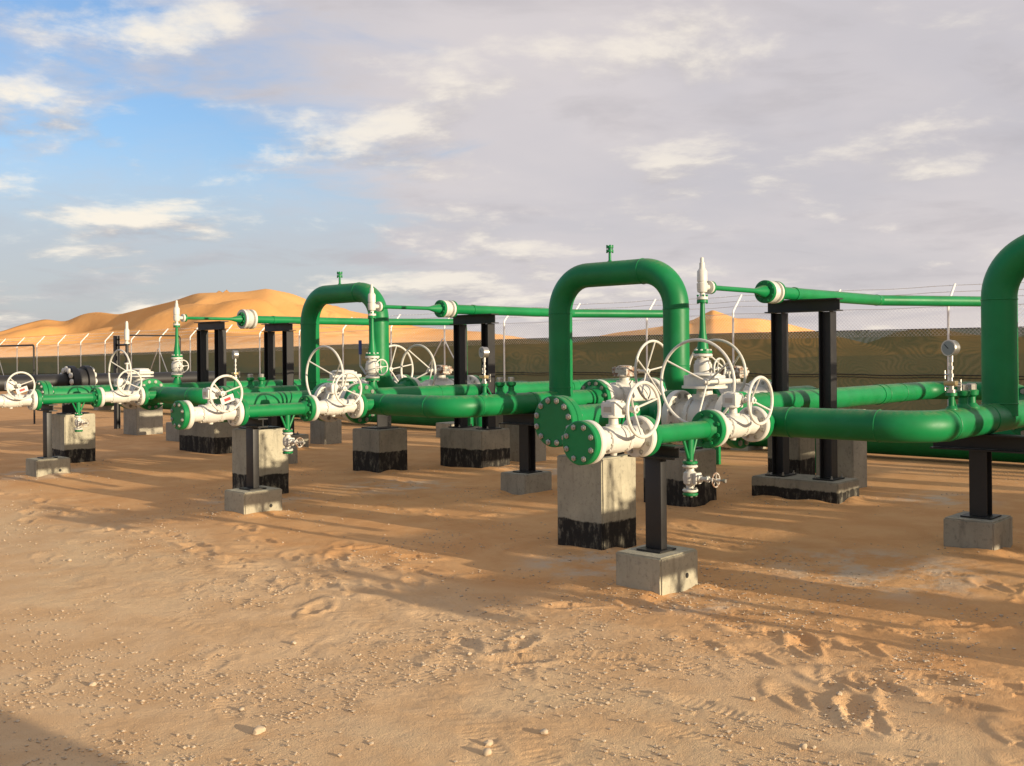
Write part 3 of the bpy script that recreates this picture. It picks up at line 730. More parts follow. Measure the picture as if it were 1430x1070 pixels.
# gauge
zg = ZM + RM + 0.106
th = Thing('pressure_gauge', '', 'gauge', (gu, VA, zg))
th.part('manifold', MB().box((gu, VA, zg + 0.062), (0.07, 0.075, 0.030), 0.005), BRASS)
mb = MB(); mb.lathe((gu, VA, zg), Z_, [(0, 0.030), (0.02, 0.030), (0.022, 0.018), (0.05, 0.018), (0.052, 0.026), (0.075, 0.026), (0.077, 0.011), (0.10, 0.010), (0.102, 0.017), (0.125, 0.017), (0.127, 0.010), (0.150, 0.010), (0.152, 0.016), (0.175, 0.016), (0.177, 0.010), (0.20, 0.010), (0.202, 0.015), (0.245, 0.015)], 16)
th.part('needle_valve_body', mb, STEEL)
mb = MB()
for sg, zz in ((1, 0.035), (-1, 0.045), (1, 0.115), (-1, 0.062)):
    dv = Vector((0.45, sg * 0.85, 0.05 * sg)); c_ = Vector((gu, VA, zg + zz)); e_ = c_ + dv * 0.06
    mb.tube([c_, e_], 0.006, 8); mb.tube([e_ - Z_ * 0.028, e_ + Z_ * 0.028], 0.005, 6)
th.part('tee_handles', mb, STEEL)
gc_ = Vector((gu, VA, zg + 0.294)); GX = Vector((math.cos(R(17)), -math.sin(R(17)), 0)); GY = Z_.cross(GX)
mb = MB(); mb.lathe(gc_ - GX * 0.030, GX, [(0, 0.046), (0.0, 0.054), (0.012, 0.056), (0.014, 0.051), (0.056, 0.051), (0.062, 0.045)], 32)
cs = th.part('case', mb, STEEL)
mb = MB(); mb.lathe(gc_ - GX * 0.0325, GX, [(0, 0.045), (0.002, 0.046)], 32); th.part('dial', mb, DIAL, cs)
mb = MB(); mb.box(gc_ - GX * 0.035 + (GY + Z_) * 0.010, (0.002, 0.0035, 0.038), 0, (GX, GY - Z_, GY + Z_)); th.part('needle', mb, DARK, cs)
reg(th, 'round steel pressure gauge on brass valves above the elbow of {}')

# --- big valve on the cross leg
bwh = dict(axis=(-1, 0, 0), off=0.14, R=0.300, rim=0.0112, dish=0.13, n=3, ph=0.5, side=0.165)
v3 = ball_valve('gear_valve', '', 'valve', (UD, 4.378, ZM), -Y_, 0.505, 0.205, RM, 0.06, 0.235, bwh, 12, 0.168, gear=(0.15, 0.27, 0.085))
reg(v3, 'large white valve with big three-spoke handwheel on {}')

# --- header
th = Thing('header_pipe', '', 'pipe', (5.9, VH, 0.74))
path = fillet([(5.56, VH, ZH), (12.25, VH, ZH), (12.25, 3.5, ZH), (12.25, 3.5, -0.3)], 0.30, 12)
hp = th.part('pipe', MB().tube(path, RM, 36), GREEN)
for uu in (6.9, 8.3, 10.9, 11.35): th.part('weld_bead', MB().torus((uu, VH, ZH), X_, RM, 0.0045, 36, 6), GREEN, hp)
for uu in (9.35, 10.75): th.part('clamp_band', MB().lathe((uu, VH, ZH), X_, [(0, RM - 0.01), (0, RM + 0.006), (0.05, RM + 0.006), (0.05, RM - 0.01)], 36), GREEN, hp)
mb = MB(); p_flange(mb, (5.460, VH, ZH), X_, 0.180, 0.056, RM); fo = th.part('flange', mb, GREEN)
mb = MB(); p_disc(mb, (5.398, VH, ZH), X_, 0.180, 0.058); bl = th.part('blind_disc', mb, GREEN)
bolts_each(th, bl, (5.393, VH, ZH), X_, 0.150, 12, 0.128, 0.0225)
tb = th.part('branch', MB().tube([(UD, 4.45, ZM), (UD, VH, ZH)], RM, 32), GREEN)
mb = MB(); p_flange(mb, (UD, 4.383, ZM), Y_, 0.205, 0.058, RM); th.part('flange', mb, GREEN, tb)
th.part('flange_bolts', p_bolts((UD, 4.32, ZM), Y_, 0.168, 12, 0.125, 0.024), BOLT, tb, kind='stuff')
mb = MB(); mb.lathe((7.32, VH, ZH + RM - 0.02), Z_, [(0, 0.07), (0.03, 0.062), (0.07, 0.045), (0.10, 0.045), (0.101, 0.082), (0.125, 0.082), (0.127, 0.07)], 24); th.part('riser_nozzle', mb, GREEN)
reg(th, 'long green header with twelve-bolt blind end running back through {}')

# --- loop pipe and its outlet valve
th = Thing('loop_pipe', '', 'pipe', (UA, VA + PITCH, ZM))
zt = 2.175
path = fillet([(UA, VA + PITCH, ZM + 0.05), (UA, VA + PITCH, zt), (UA, VL, zt), (UA, VL, ZM), (8.47, VL, ZM)], [0.36, 0.36, 0.34], 16)
lp = th.part('pipe', MB().tube(path, RA, 40), GREEN)
for c_, ax_ in (((UA, VL, 1.80), Z_), ((UA, VL, 1.27), Z_), ((UA, VA + PITCH, 1.80), Z_), ((UA, VA + PITCH, 1.045), Z_), ((UA, VL + 0.37, zt), Y_)): th.part('weld_bead', MB().torus(c_, ax_, RA, 0.005, 40, 6), GREEN, lp)
mb = MB(); mb.lathe((UA, 6.17, zt + RA - 0.02), Z_, [(0, 0.03), (0.02, 0.024), (0.03, 0.014), (0.11, 0.013), (0.112, 0.036), (0.130, 0.036), (0.132, 0.018), (0.150, 0.018), (0.152, 0.036), (0.172, 0.036), (0.174, 0.02)], 14)
vn = th.part('vent', mb, GREEN); th.part('vent_bolts', p_bolts((UA, 6.17, zt + RA + 0.085), Z_, 0.028, 4, 0.072, 0.009), GREEN, vn, kind='stuff')
mb = MB(); p_flange(mb, (8.505, VL, ZM), -X_, 0.205, 0.058, RA * 0.98); fo = th.part('flange', mb, GREEN)
th.part('flange_bolts', p_bolts((8.445, VL, ZM), X_, 0.168, 12, 0.13, 0.024), GREEN, fo, kind='stuff')
reg(th, 'tall green loop pipe standing upright over {}')
w1 = dict(axis=(0, -1, 0), off=0.12, R=0.33, rim=0.014, dish=0.09, n=5, ph=0.2)
w2 = dict(axis=(-1, 0, 0), off=0.13, R=0.32, rim=0.014, dish=0.22, n=4, ph=0.6)
v4 = ball_valve('gear_valve', '', 'valve', (8.51, VL, ZM), X_, 1.10, 0.205, RM, 0.06, 0.24, w2, 12, 0.172, gear=(0.20, 0.20, 0.09), gm=RUSTY)
reg(v4, 'large white valve at the foot of the loop pipe of {}')
v5 = ball_valve('gear_valve', '', 'valve', (8.617, VA, ZM), X_, 1.0, 0.205, RM, 0.06, 0.24, w1, 12, 0.172, gear=(0.20, 0.20, 0.09), gm=RUSTY)
reg(v5, 'large white valve at the back end of the main pipe of {}')
for (uu, vv, nm) in ((9.617, VL, 'from the loop valve'), (9.623, VA, 'from the main valve')):
    th = Thing('outlet_pipe', '', 'pipe', (10.9, vv, 0.0))
    path = fillet([(uu + 0.06, vv, ZM), (10.9, vv, ZM), (10.9, vv, -0.3)], 0.28, 10)
    th.part('pipe', MB().tube(path, RM, 32), GREEN)
    mb = MB(); p_flange(mb, (uu, vv, ZM), X_, 0.205, 0.058, RM); fo = th.part('flange', mb, GREEN)
    th.part('flange_bolts', p_bolts((uu - 0.06, vv, ZM), X_, 0.168, 12, 0.13, 0.024), BOLT, fo, kind='stuff')
    reg(th, 'green pipe dropping into the sand ' + nm + ' of {}')

# --- relief stack
UR = 7.32; zb = ZH + RM + 0.107
th = Thing('riser_valve', '', 'valve', (UR, VH, zb))
mb = MB(); p_disc(mb, (UR, VH, zb), Z_, 0.080, 0.026); th.part('flange', mb, WHITE)
mb = MB(); p_disc(mb, (UR, VH, zb + 0.225), Z_, 0.080, 0.026); th.part('flange', mb, WHITE)
mb = MB(); mb.lathe((UR, VH, zb + 0.024), Z_, [(0, 0.05), (0.03, 0.05), (0.035, 0.066), (0.06, 0.068), (0.065, 0.076), (0.14, 0.076), (0.145, 0.068), (0.17, 0.066), (0.175, 0.05), (0.205, 0.05)], 24); bo = th.part('body', mb, WHITE)
bb = MB()
for zz in (zb - 0.028, zb + 0.222): p_bolts((UR, VH, zz), Z_, 0.063, 8, 0.062, 0.011, mb=bb)
th.part('flange_bolts', bb, WHITE, bo, kind='stuff')
handwheel(th, (UR, VH - 0.14, zb + 0.125), (0, -1, 0), 0.02, 0.085, 0.008, 4, 0.1, 0.10)
reg(th, 'white isolating valve under the relief valve stack of {}')
zc_ = zb + 0.253
th = Thing('relief_valve', '', 'valve', (UR, VH, zc_))
mb = MB(); mb.lathe((UR, VH, zc_), Z_, [(0, 0.074), (0.004, 0.078), (0.024, 0.078), (0.026, 0.050), (0.06, 0.046), (0.20, 0.026), (0.42, 0.019), (0.424, 0.046), (0.446, 0.046)], 22); cone = th.part('tapered_riser', mb, GREEN)
z1 = zc_ + 0.450
bb = MB(); p_bolts((UR, VH, z1 - 0.03), Z_, 0.038, 4, 0.066, 0.010, mb=bb); th.part('flange_bolts', bb, GREEN, cone, kind='stuff')
mb = MB(); mb.lathe((UR, VH, z1), Z_, [(0, 0.046), (0.022, 0.046), (0.024, 0.022), (0.055, 0.022), (0.062, 0.040), (0.085, 0.044), (0.135, 0.046), (0.14, 0.038), (0.15, 0.038), (0.152, 0.043), (0.235, 0.042), (0.25, 0.032), (0.262, 0.024), (0.305, 0.022), (0.312, 0.016), (0.345, 0.015), (0.352, 0.010)], 22)
zo = z1 + 0.105
mb.lathe((UR + 0.035, VH, zo), X_, [(0, 0.024), (0.05, 0.024), (0.052, 0.056), (0.076, 0.056)], 20); th.part('body', mb, WHITE)
reg(th, 'white tapered relief valve on a slim green riser of {}')
u1 = UR + 0.114
th = Thing('relief_pipe', '', 'pipe', (u1 + 0.5, VH, zo - 0.05))
UC = 8.42
mb = MB(); mb.lathe((u1, VH, zo), X_, [(0, 0.054), (0.024, 0.056), (0.026, 0.028), (0.05, 0.022), (UC - 0.26 - u1, 0.022), (UC - 0.22 - u1, 0.026), (UC - 0.10 - u1, 0.056), (UC - 0.07 - u1, 0.058)], 22); rp_ = th.part('pipe', mb, GREEN)
mb = MB(); p_disc(mb, (UC - 0.07, VH, zo), X_, 0.105, 0.036); fo = th.part('flange', mb, GREEN)
th.part('flange_bolts', p_bolts((UC - 0.075, VH, zo), X_, 0.085, 8, 0.075, 0.012), GREEN, fo, kind='stuff')
reg(th, 'thin green outlet pipe leading from the relief valve of {}')
th = Thing('check_valve', '', 'valve', (UC + 0.06, VH, zo - 0.105))
mb = MB(); mb.lathe((UC - 0.031, VH, zo), X_, [(0, 0.103), (0.03, 0.105), (0.032, 0.078), (0.045, 0.090), (0.075, 0.104), (0.105, 0.090), (0.118, 0.078), (0.12, 0.105), (0.150, 0.103)], 30); bo = th.part('body', mb, WHITE)
reg(th, 'white wafer check valve in the high relief pipe of {}')
th = Thing('discharge_pipe', '', 'pipe', (11.66, 3.84, 0))
mb = MB(); p_flange(mb, (UC + 0.122, VH, zo), X_, 0.105, 0.034, 0.058); fo = th.part('flange', mb, GREEN)
UB = 10.84; e_ = Vector((12.25, 3.92, zo))
path = fillet([(UC + 0.15, VH, zo), (UB, VH, zo), e_, (e_.x, e_.y, ZH)], [0.10, 0.11], 8)
pp = th.part('pipe', MB().tube(path, 0.058, 26), GREEN)
bd = MB(); bd.lathe((8.9, VH, zo), X_, [(0, 0.05), (0, 0.064), (0.04, 0.064), (0.04, 0.05)], 26); th.part('clamp_band', bd, GREEN, pp); th.part('weld_bead', MB().torus((UB - 0.08, VH, zo), X_, 0.058, 0.004, 26, 6), GREEN, pp)
reg(th, 'green high-level pipe carried on the steel portal of {}')

# --- supports
def block(name, tmpl, x0, x1, y0, y1, zt, m, bev=0.012, jit=0.0, cat='block', register=True):
    bm = bmesh.new(); bmesh.ops.create_cube(bm, size=1)
    zb_ = -0.18
    for v in bm.verts: v.co = Vector(((x0 + x1) / 2 + v.co.x * (x1 - x0), (y0 + y1) / 2 + v.co.y * (y1 - y0), zb_ + (v.co.z + 0.5) * (zt - zb_)))
    bmesh.ops.subdivide_edges(bm, edges=bm.edges[:], cuts=5, use_grid_fill=True)
    rr_ = random.Random(int((x0 * 91 + y0 * 37) * 10))
    ee = [e for e in bm.edges if len(e.link_faces) == 2 and e.link_faces[0].normal.dot(e.link_faces[1].normal) < 0.5]
    bmesh.ops.bevel(bm, geom=ee, offset=bev * 0.8, segments=2, affect='EDGES')
    for v in bm.verts: v.co += Vector((rr_.uniform(-1, 1), rr_.uniform(-1, 1), rr_.uniform(-1, 1))) * 0.0012
    base = Vector(((x0 + x1) / 2, (y0 + y1) / 2, 0))
    for v in bm.verts: v.co -= base
    bmesh.ops.recalc_face_normals(bm, faces=bm.faces[:])
    me = bpy.data.meshes.new(name); bm.to_mesh(me); bm.free()
    me.polygons.foreach_set('use_smooth', [True] * len(me.polygons)); me.set_sharp_from_angle(angle=R(70)); me.materials.append(m)
    o = bpy.data.objects.new(name, me); COL.objects.link(o); o.location = base; o['category'] = cat
    if register: reg(o, tmpl)
    else: o['label'] = tmpl
    return o
fo_ = block('footing', 'low pale concrete footing of the slim post under {}', 4.86, 5.25, VS - 0.165, VS + 0.165, 0.215, CON0)
me = MB().lathe((0.07, -0.1655, 0.075), -Y_, [(0, 0.016), (0.0015, 0.016)], 14).mesh('lifting_hole'); me.materials.append(DARK)
ho = bpy.data.objects.new('lifting_hole', me); COL.objects.link(ho); ho.parent = fo_
th = Thing('steel_support', '', 'support', (5.05, VS, 0.217))
th.part('post', MB().box((5.05, VS, 0.4965), (0.060, 0.115, 0.537), 0.004), BLACK)
th.part('base_plate', MB().box((5.05, VS, 0.222), (0.17, 0.17, 0.010)), BLACK)
th.part('crossbeam', MB().hbeam((5.05, VS - 0.17, 0.807), (5.05, VS + 0.17, 0.807), 0.10, 0.08, (1, 0, 0)), BLACK)
reg(th, 'slim black steel post under the small pipe of {}')
block('concrete_pillar', 'tall concrete pillar with black foot under the header of {}', 5.62, 6.02, 4.40, 4.82, 0.66, CON_COL, cat='pillar')
th = Thing('pipe_shoe', '', 'support', (5.82, VH, 0.66))
th.part('plate', MB().box((5.82, VH - 0.04, 0.67), (0.30, 0.30, 0.012)), BLACK)
th.part('web', MB().box((5.82, VH, 0.752), (0.24, 0.012, 0.15)), BLACK)
reg(th, 'small black steel shoe between the concrete pillar and header of {}')
block('footing', 'low concrete footing of the thick tee post of {}', 7.34, 7.74, VA - 0.12, VA + 0.22, 0.215, CON_GREY)
th = Thing('steel_support', '', 'support', (7.54, VA + 0.03, 0.217))
th.part('post', MB().hbeam((7.54, VA + 0.03, 0.228), (7.54, VA + 0.03, 0.682), 0.118, 0.112, (0, 1, 0)), BLACK)
th.part('base_plate', MB().box((7.54, VA + 0.03, 0.222), (0.21, 0.21, 0.010)), BLACK)
th.part('crossbeam', MB().hbeam((7.54, VA - 0.30, 0.742), (7.54, VA + 0.36, 0.742), 0.13, 0.118, (1, 0, 0)), BLACK)
reg(th, 'black steel tee post carrying the elbowed pipe of {}')
block('concrete_block', 'square stained concrete block under the loop pipe foot of {}', 7.76, 8.20, 5.08, 5.60, 0.50, CON_MID)
th = Thing('pipe_shoe', '', 'support', (8.0, VL, 0.50))
th.part('plate', MB().box((8.0, VL - 0.04, 0.508), (0.30, 0.34, 0.012)), BLACK)
th.part('web', MB().box((8.10, VL, 0.652), (0.22, 0.012, 0.276)), BLACK)
reg(th, 'small black steel shoe below the loop pipe elbow of {}')
UG, VG = 8.97, VH - 0.06
def anchors(th, parent, c, dx, dy):
    for sx in (-1, 1):
        for sy in (-1, 1): th.part('anchor_bolt', MB().lathe((c[0] + sx * dx, c[1] + sy * dy, c[2]), Z_, [(0, 0.013), (0.012, 0.013), (0.0121, 0.007), (0.03, 0.007)], 6), BOLT, parent)
def goal(ug, vg, zb0, h=1.885):
    th = Thing('steel_portal', '', 'support', (ug, vg, zb0))
    for sg in (-1, 1):
        lg = th.part('post', MB().hbeam((ug, vg + sg * 0.245, zb0 + 0.014), (ug, vg + sg * 0.245, h - 0.122), 0.122, 0.118, (1, 0, 0)), BLACK)
        bp = th.part('base_plate', MB().box((ug, vg + sg * 0.245, zb0 + 0.008), (0.25, 0.20, 0.011)), BLACK, lg)
        anchors(th, lg, (ug, vg + sg * 0.245, zb0 + 0.0135), 0.105, 0.08)
    th.part('crossbeam', MB().hbeam((ug, vg - 0.37, h - 0.060), (ug, vg + 0.37, h - 0.060), 0.13, 0.118, (1, 0, 0)), BLACK)
    return th
th = goal(UG, VG, 0.20); reg(th, 'tall black two-legged steel portal of {}')
block('plinth', 'low black-edged concrete plinth under the tall portal of {}', 8.75, 9.20, VG - 0.44, VG + 0.44, 0.20, CON_BASE)
block('concrete_pillar', 'plain pale pillar behind the steel portal of {}', 9.72, 10.05, VH - 0.20, VH + 0.20, 0.80, CON_GREY, cat='pillar')

block('concrete_pillar', 'stained concrete pillar under the loop valve outlet of {}', 10.05, 10.42, VL - 0.19, VL + 0.19, 0.788, CON_MID, cat='pillar')
# --- copies of the run
TAGGED = []
for k in (1, 2, -1, -2):  # last copy is an unseen run, added for its long shadows
    for o, tmpl in UNIT:
        nm = o.name.split('.')[0]
        if k == 2 and (nm == 'loop_pipe' or 'loop' in tmpl): continue      # the far run has no loop
        if k == 1 and nm in ('plinth', 'steel_portal'): continue           # its plinth is taller
        if k == -2 and nm in ('pressure_gauge', 'drain_valve', 'blind_flange', 'pipe_shoe', 'outlet_pipe', 'riser_valve'): continue
        off = [0, PITCH * k, 0]
        if k == -1 and nm == 'loop_pipe': off[0] = -0.16; off[2] = -0.04
        c = copy_tree(o, off, tmpl.format(PLACE[k]))
        if k == 2 and nm == 'check_valve': c.scale = (1.25, 1.4, 1.4); c.location.z -= 0.04
        if o is v1.o and k in (1, 2): TAGGED.append(c)
th = goal(UG, VG + PITCH + 0.1, 0.47); th.o['label'] = 'tall black two-legged steel portal of the middle run'; th.o['group'] = 'steel portals of the pipe runs'
block('plinth', 'high black-coated concrete plinth under the steel portal of the middle run', 8.72, 9.22, VG + PITCH - 0.27, VG + PITCH + 0.47, 0.47, CON_MID, register=False)
for c in TAGGED:      # a printed tag hangs on two of the small handwheels
    tp = Vector((0.06, -0.165, 0.205 + 0.04)); dv = Vector((0.95, 0, 0.3)).normalized()
    for nm_, sz_, m_, of_ in (('tag_plate', (0.005, 0.13, 0.06), WHITE, 0), ('tag_print', (0.003, 0.06, 0.025), REDTAG, -0.0045)):
        mb = MB().box(tp + Vector((0, of_, 0)), sz_, 0, (Y_, dv, Y_.cross(dv))); me = mb.mesh(nm_); me.materials.append(m_)
        o = bpy.data.objects.new(nm_, me); COL.objects.link(o); o.parent = c if nm_ == 'tag_plate' else tg_
        if nm_ == 'tag_plate': tg_ = o

# ---------------------------------------------------------------- the big flare header and things farther off
th = Thing('trunk_pipe', 'very thick dark green pipe lying low across the yard behind all the runs', 'pipe', (12.9, 6, 0))
th.part('pipe', MB().tube([(12.95, -14, 0.32), (12.95, 30, 0.32)], 0.27, 36), GREEN)
for i in range(9):
    yy_ = -12.5 + i * 5.0
    block('sleeper', 'low concrete sleeper under the trunk pipe, %s along from the right' % ('first', 'second', 'third', 'fourth', 'fifth', 'sixth', 'seventh', 'eighth', 'ninth')[i], 12.70, 13.20, yy_ - 0.15, yy_ + 0.15, 0.062, CON_GREY, register=False)['group'] = 'sleepers under the trunk pipe'
# black flanged line at the far left
VB = 17.4
th = Thing('black_pipe', 'black coated pipe with white bolt caps behind the far left run', 'pipe', (7.0, VB, 0.5))
th.part('pipe', MB().tube([(3.0, VB, 0.98), (10.5, VB, 0.98)], 0.13, 28), BLACK)
for uu in (5.75, 7.55):
    fo = MB()
    for du in (0, 0.26): p_disc(fo, (uu + du, VB, 0.98), X_, 0.27, 0.10)
    fo.lathe((uu + 0.09, VB, 0.98), X_, [(0, 0.22), (0.18, 0.22)], 28)
    fl = th.part('flange', fo, BLACK); cp = MB()
    for du in (-0.05, 0.36):
        for i in range(12):
            t = 2 * math.pi * i / 12; cp.lathe((uu + du, VB + 0.21 * math.cos(t), 0.98 + 0.21 * math.sin(t)), X_, [(0, 0.03), (0.012, 0.05), (0.038, 0.05), (0.05, 0.03)], 10)
    th.part('bolt_caps', cp, WHITE, fl, kind='stuff')
for uu in (4.6, 8.9):
    block('concrete_block', 'plain grey concrete block under the %s end of the black pipe' % ('near' if uu < 6 else 'back'), uu - 0.25, uu + 0.25, VB - 0.25, VB + 0.25, 0.74, CON_GREY, register=False)
    o = Thing('pipe_shoe', 'steel saddle on the block at the %s end of the black pipe' % ('near' if uu < 6 else 'back'), 'support', (uu, VB, 0.74))
    o.part('plate', MB().box((uu, VB, 0.75), (0.3, 0.3, 0.012)), BLACK); o.part('web', MB().box((uu, VB, 0.805), (0.24, 0.02, 0.09)), BLACK)
# thin black goal-post pipes, second relief stack
th = Thing('tube_portal', 'thin black tube portal standing left of the white relief stacks', 'frame', (9.0, 24.0, 0))
gzl = gz(9, 24) - 0.1
th.part('tube', MB().tube(fillet([(9.0, 22.4, gzl), (9.0, 22.4, 1.66), (9.0, 26.0, 1.66), (9.0, 26.0, gzl)], 0.06, 4), 0.02, 8), BLACK)
th = Thing('relief_stack', 'slim white relief stack clamped to a black post beyond the far left run', 'valve', (9.2, 18.6, 0))
RX, RY = 9.2, 18.6
th.part('post', MB().hbeam((RX, RY + 0.42, -0.1), (RX, RY + 0.42, 1.80), 0.09, 0.09, (0, 1, 0)), BLACK)
mb = MB(); mb.lathe((RX, RY, 0.95), Z_, [(0, 0.03), (0.14, 0.03), (0.142, 0.05), (0.17, 0.05), (0.172, 0.022), (0.30, 0.022), (0.302, 0.048), (0.33, 0.048)], 14); th.part('valve_body', mb, WHITE)
mb = MB(); mb.lathe((RX, RY, 1.28), Z_, [(0, 0.048), (0.03, 0.048), (0.032, 0.026), (0.12, 0.026), (0.122, 0.05), (0.20, 0.05), (0.202, 0.03), (0.33, 0.03), (0.332, 0.05), (0.36, 0.05)], 14); th.part('spool', mb, BLACK)
mb = MB(); mb.lathe((RX, RY, 1.64), Z_, [(0, 0.048), (0.025, 0.048), (0.027, 0.024), (0.06, 0.03), (0.07, 0.046), (0.26, 0.046), (0.29, 0.03), (0.40, 0.026), (0.43, 0.014)], 14); th.part('relief_body', mb, WHITE)
th.part('riser', MB().tube([(RX, RY, -0.1), (RX, RY, 0.96)], 0.03, 12), BLACK)
th.part('clamp', MB().tube([(RX, RY + 0.42, 1.62), (RX, RY, 1.62)], 0.02, 8), BLACK)
th.part('outlet_pipe', MB().tube(fillet([(RX + 0.04, RY, 1.80), (RX + 1.1, RY, 1.80), (RX + 1.1, RY, -0.1)], 0.06, 4), 0.014, 8), BLACK)
# an extra frame on the far run
gt = goal(7.95, VH + 2 * PITCH + 0.15, 0.46, 1.90); gt.o['label'] = 'black two-legged steel portal nearest the far left relief valve'
block('concrete_block', 'dark coated concrete block under the black portal at the far left', 7.70, 8.22, VH + 2 * PITCH - 0.35, VH + 2 * PITCH + 0.65, 0.46, CON_MID, register=False)
for (uu, vv, wd, zt_) in ((8.5, 15.4, 0.45, 0.30), (9.6, 14.6, 0.4, 0.32), (10.6, 16.2, 0.5, 0.28), (11.6, 12.2, 0.4, 0.25), (12.0, 8.0, 0.4, 0.3)):
    block('concrete_block', 'low grey concrete block on sand %s' % ({8.5: 'behind the far left valve', 9.6: 'left of the middle loop', 10.6: 'nearest the far left fence', 11.6: 'behind the middle loop', 12.0: 'behind the right loop'}[uu]), uu, uu + wd, vv, vv + wd, zt_, CON_GREY, register=False)
# blue sleeve on the lever behind the middle relief stack
th = Thing('lever', 'upright lever with blue sleeve left of the middle relief valve', 'lever', (7.32, VH + PITCH + 0.12, 1.25))
th.part('rod', MB().tube([(7.30, VH + PITCH + 0.085, 1.17), (7.30, VH + PITCH + 0.19, 1.27), (7.30, VH + PITCH + 0.19, 1.42)], 0.012, 8), STEEL)
th.part('sleeve', MB().tube([(7.30, VH + PITCH + 0.19, 1.40), (7.30, VH + PITCH + 0.19, 1.56)], 0.019, 10), BLUE)

# ---------------------------------------------------------------- unseen cabin beside the camera, added to throw the corner shadow
th = Thing('shadow_cabin', 'unseen pale cabin added beside the camera to cast the corner shadow', 'cabin', (-0.7, -4.3, 0))
cx0, cx1, cy0, cy1 = -3.6, 2.22, -6.0, -2.6
th.part('wall', MB().box(((cx0 + cx1) / 2, (cy0 + cy1) / 2, 1.40), (cx1 - cx0, cy1 - cy0, 2.5), 0.02), PANEL)
th.part('roof', MB().box(((cx0 + cx1) / 2, (cy0 + cy1) / 2, 2.72), (cx1 - cx0 + 0.16, cy1 - cy0 + 0.16, 0.12), 0.02), PANEL)
th.part('skid', MB().box(((cx0 + cx1) / 2, (cy0 + cy1) / 2, 0.06), (cx1 - cx0 - 0.1, cy1 - cy0 - 0.3, 0.17)), BLACK)
dr = th.part('door', MB().box((1.2, cy1 + 0.02, 1.18), (0.85, 0.04, 2.0), 0.01), PANEL); th.part('handle', MB().box((0.88, cy1 + 0.055, 1.15), (0.12, 0.03, 0.03)), STEEL, dr)
for xw in (-2.4, -0.8):
    wn = th.part('window', MB().box((xw, cy1 + 0.02, 1.65), (1.0, 0.05, 0.8), 0.01), PANEL); th.part('pane', MB().box((xw, cy1 + 0.05, 1.65), (0.88, 0.012, 0.68)), GLASS, wn)

# ---------------------------------------------------------------- stones and gravel
IV = np.array([(1, 0, 0), (-1, 0, 0), (0, 1, 0), (0, -1, 0), (0, 0, 1), (0, 0, -1), (0.62, 0.62, 0.5), (-0.62, 0.55, 0.55), (0.55, -0.62, 0.55), (-0.6, -0.6, 0.5)])
hb = bmesh.new(); [hb.verts.new(q) for q in IV]; bmesh.ops.convex_hull(hb, input=hb.verts[:]); hb.verts.index_update(); IF = [[v.index for v in f.verts] for f in hb.faces]; NI = len(IV); hb.free()
def gravel(name, n, rng, smin, smax):
    r_ = np.random.RandomState(rng)
    th_ = np.radians(r_.uniform(-31, 31, n * 3)); rr_ = np.exp(r_.uniform(math.log(2.9), math.log(13), n * 3))
    X = rr_ * (fw.x * np.cos(th_) + rt.x * np.sin(th_)); Y = rr_ * (fw.y * np.cos(th_) + rt.y * np.sin(th_))
    dens = np.clip(fbm(X, Y, 0.9, 4, 101, 0.7) * 2.8 + 0.40 - 0.22 * np.clip(X - 3.9, 0, 3), 0.02, 1)
    keep = r_.uniform(0, 1, n * 3) < dens; X, Y = X[keep][:n], Y[keep][:n]; n = len(X)
    for k_ in range(0, 3):
        for (a0, b0, rad_, m__) in ((5.05, 3.55, 0.33, 420), (5.82, 4.61, 0.40, 420), (7.54, 2.54, 0.34, 160), (7.98, 5.34, 0.42, 160), (8.97, 4.6, 0.5, 200)):
            an_ = r_.uniform(0, 6.28, m__); rd_ = rad_ + np.abs(r_.normal(0, 0.13, m__)) - 0.07
            X = np.concatenate([X, a0 + rd_ * np.cos(an_)]); Y = np.concatenate([Y, b0 + 4.325 * k_ + rd_ * np.sin(an_)])
    n = len(X); Z = ground_z(X, Y); s = smin * (smax / smin) ** (r_.uniform(0, 1, n) ** 3.6)
    vs = np.zeros((n, NI, 3)); an = r_.uniform(0, 6.28, n); sq = r_.uniform(0.55, 1.0, (n, 3)); jit = r_.uniform(0.72, 1.2, (n, NI, 1))
    q = IV[None] * jit * sq[:, None, :] * s[:, None, None]; q[:, :, 2] *= 0.62
    vs[:, :, 0] = q[:, :, 0] * np.cos(an)[:, None] - q[:, :, 1] * np.sin(an)[:, None] + X[:, None]
    vs[:, :, 1] = q[:, :, 0] * np.sin(an)[:, None] + q[:, :, 1] * np.cos(an)[:, None] + Y[:, None]
    vs[:, :, 2] = q[:, :, 2] + Z[:, None] + s[:, None] * 0.25
    F = (np.array(IF)[None] + (np.arange(n) * NI)[:, None, None]).reshape(-1, 3)
    me = bpy.data.meshes.new(name); me.from_pydata(vs.reshape(-1, 3).tolist(), [], F.tolist()); me.update(); me.materials.append(STONE)
    o = bpy.data.objects.new(name, me); COL.objects.link(o); o['kind'] = 'stuff'
    return o
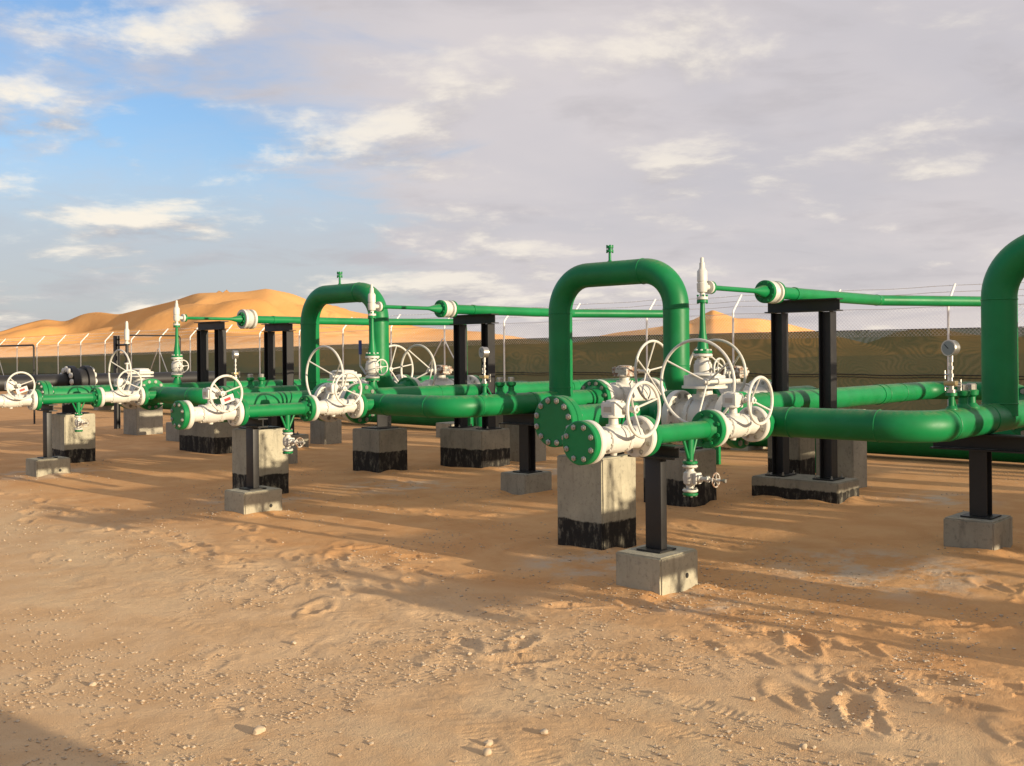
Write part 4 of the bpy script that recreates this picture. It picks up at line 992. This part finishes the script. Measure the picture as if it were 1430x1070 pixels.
gv = gravel('gravel', 42000, 5, 0.0018, 0.013)
gv['label'] = 'fine pale gravel scattered over the sand'; gv['category'] = 'gravel'
def gpt(px, py):
    X = px - 715; Y = py - 493.3; ro = -ROLL
    X, Y = X * math.cos(ro) + Y * math.sin(ro), -X * math.sin(ro) + Y * math.cos(ro)
    dd = CAMZ * 1428 / Y; r = X / 1428 * dd
    return rt.x * r + fw.x * dd, rt.y * r + fw.y * dd
for (px, py, sz, lab) in ((361, 1018, 0.024, 'pale stone alone near the bottom left corner shadow'), (682, 1032, 0.021, 'upper of two pale stones at the bottom centre'), (681, 1047, 0.019, 'lower of two pale stones at the bottom centre'),
                          (760, 1017, 0.018, 'pale stone right of the two bottom centre stones'), (410, 893, 0.016, 'pale stone in open sand left of centre'), (129, 952, 0.017, 'pale stone low at the left with a dark shadow'),
                          (1051, 971, 0.016, 'pale stone on the right foreground sand'), (1122, 1034, 0.016, 'pale stone near the bottom right'), (655, 907, 0.015, 'pale stone in the middle of the foreground'), (337, 985, 0.014, 'small pale stone up from the bottom left stone'),
                          (97, 782, 0.018, 'pale stone on the sand at the far left'), (729, 884, 0.016, 'pale stone on the edge of the long central shadow'), (1000, 905, 0.013, 'small pale stone under the front footing, to its right'), (1172, 969, 0.014, 'small pale stone right of the right foreground stone')):
    x_, y_ = gpt(px, py); z_ = gz(x_, y_)
    rr_ = random.Random(px); mb = MB()
    bm = bmesh.new(); bmesh.ops.create_icosphere(bm, subdivisions=2, radius=sz)
    sx, sy, sz_ = rr_.uniform(0.8, 1.25), rr_.uniform(0.7, 1.0), rr_.uniform(0.55, 0.75)
    for v in bm.verts:
        k_ = rr_.uniform(0.82, 1.12); v.co = Vector((v.co.x * sx * k_, v.co.y * sy * k_, v.co.z * sz_ * k_))
    bm.verts.index_update(); mb.add([v.co + Vector((x_, y_, z_ + sz * 0.4)) for v in bm.verts], [[v.index for v in f.verts] for f in bm.faces]); bm.free()
    single('stone', mb, STONE, lab, 'stone', (x_, y_, z_), 'loose pale stones on the sand')
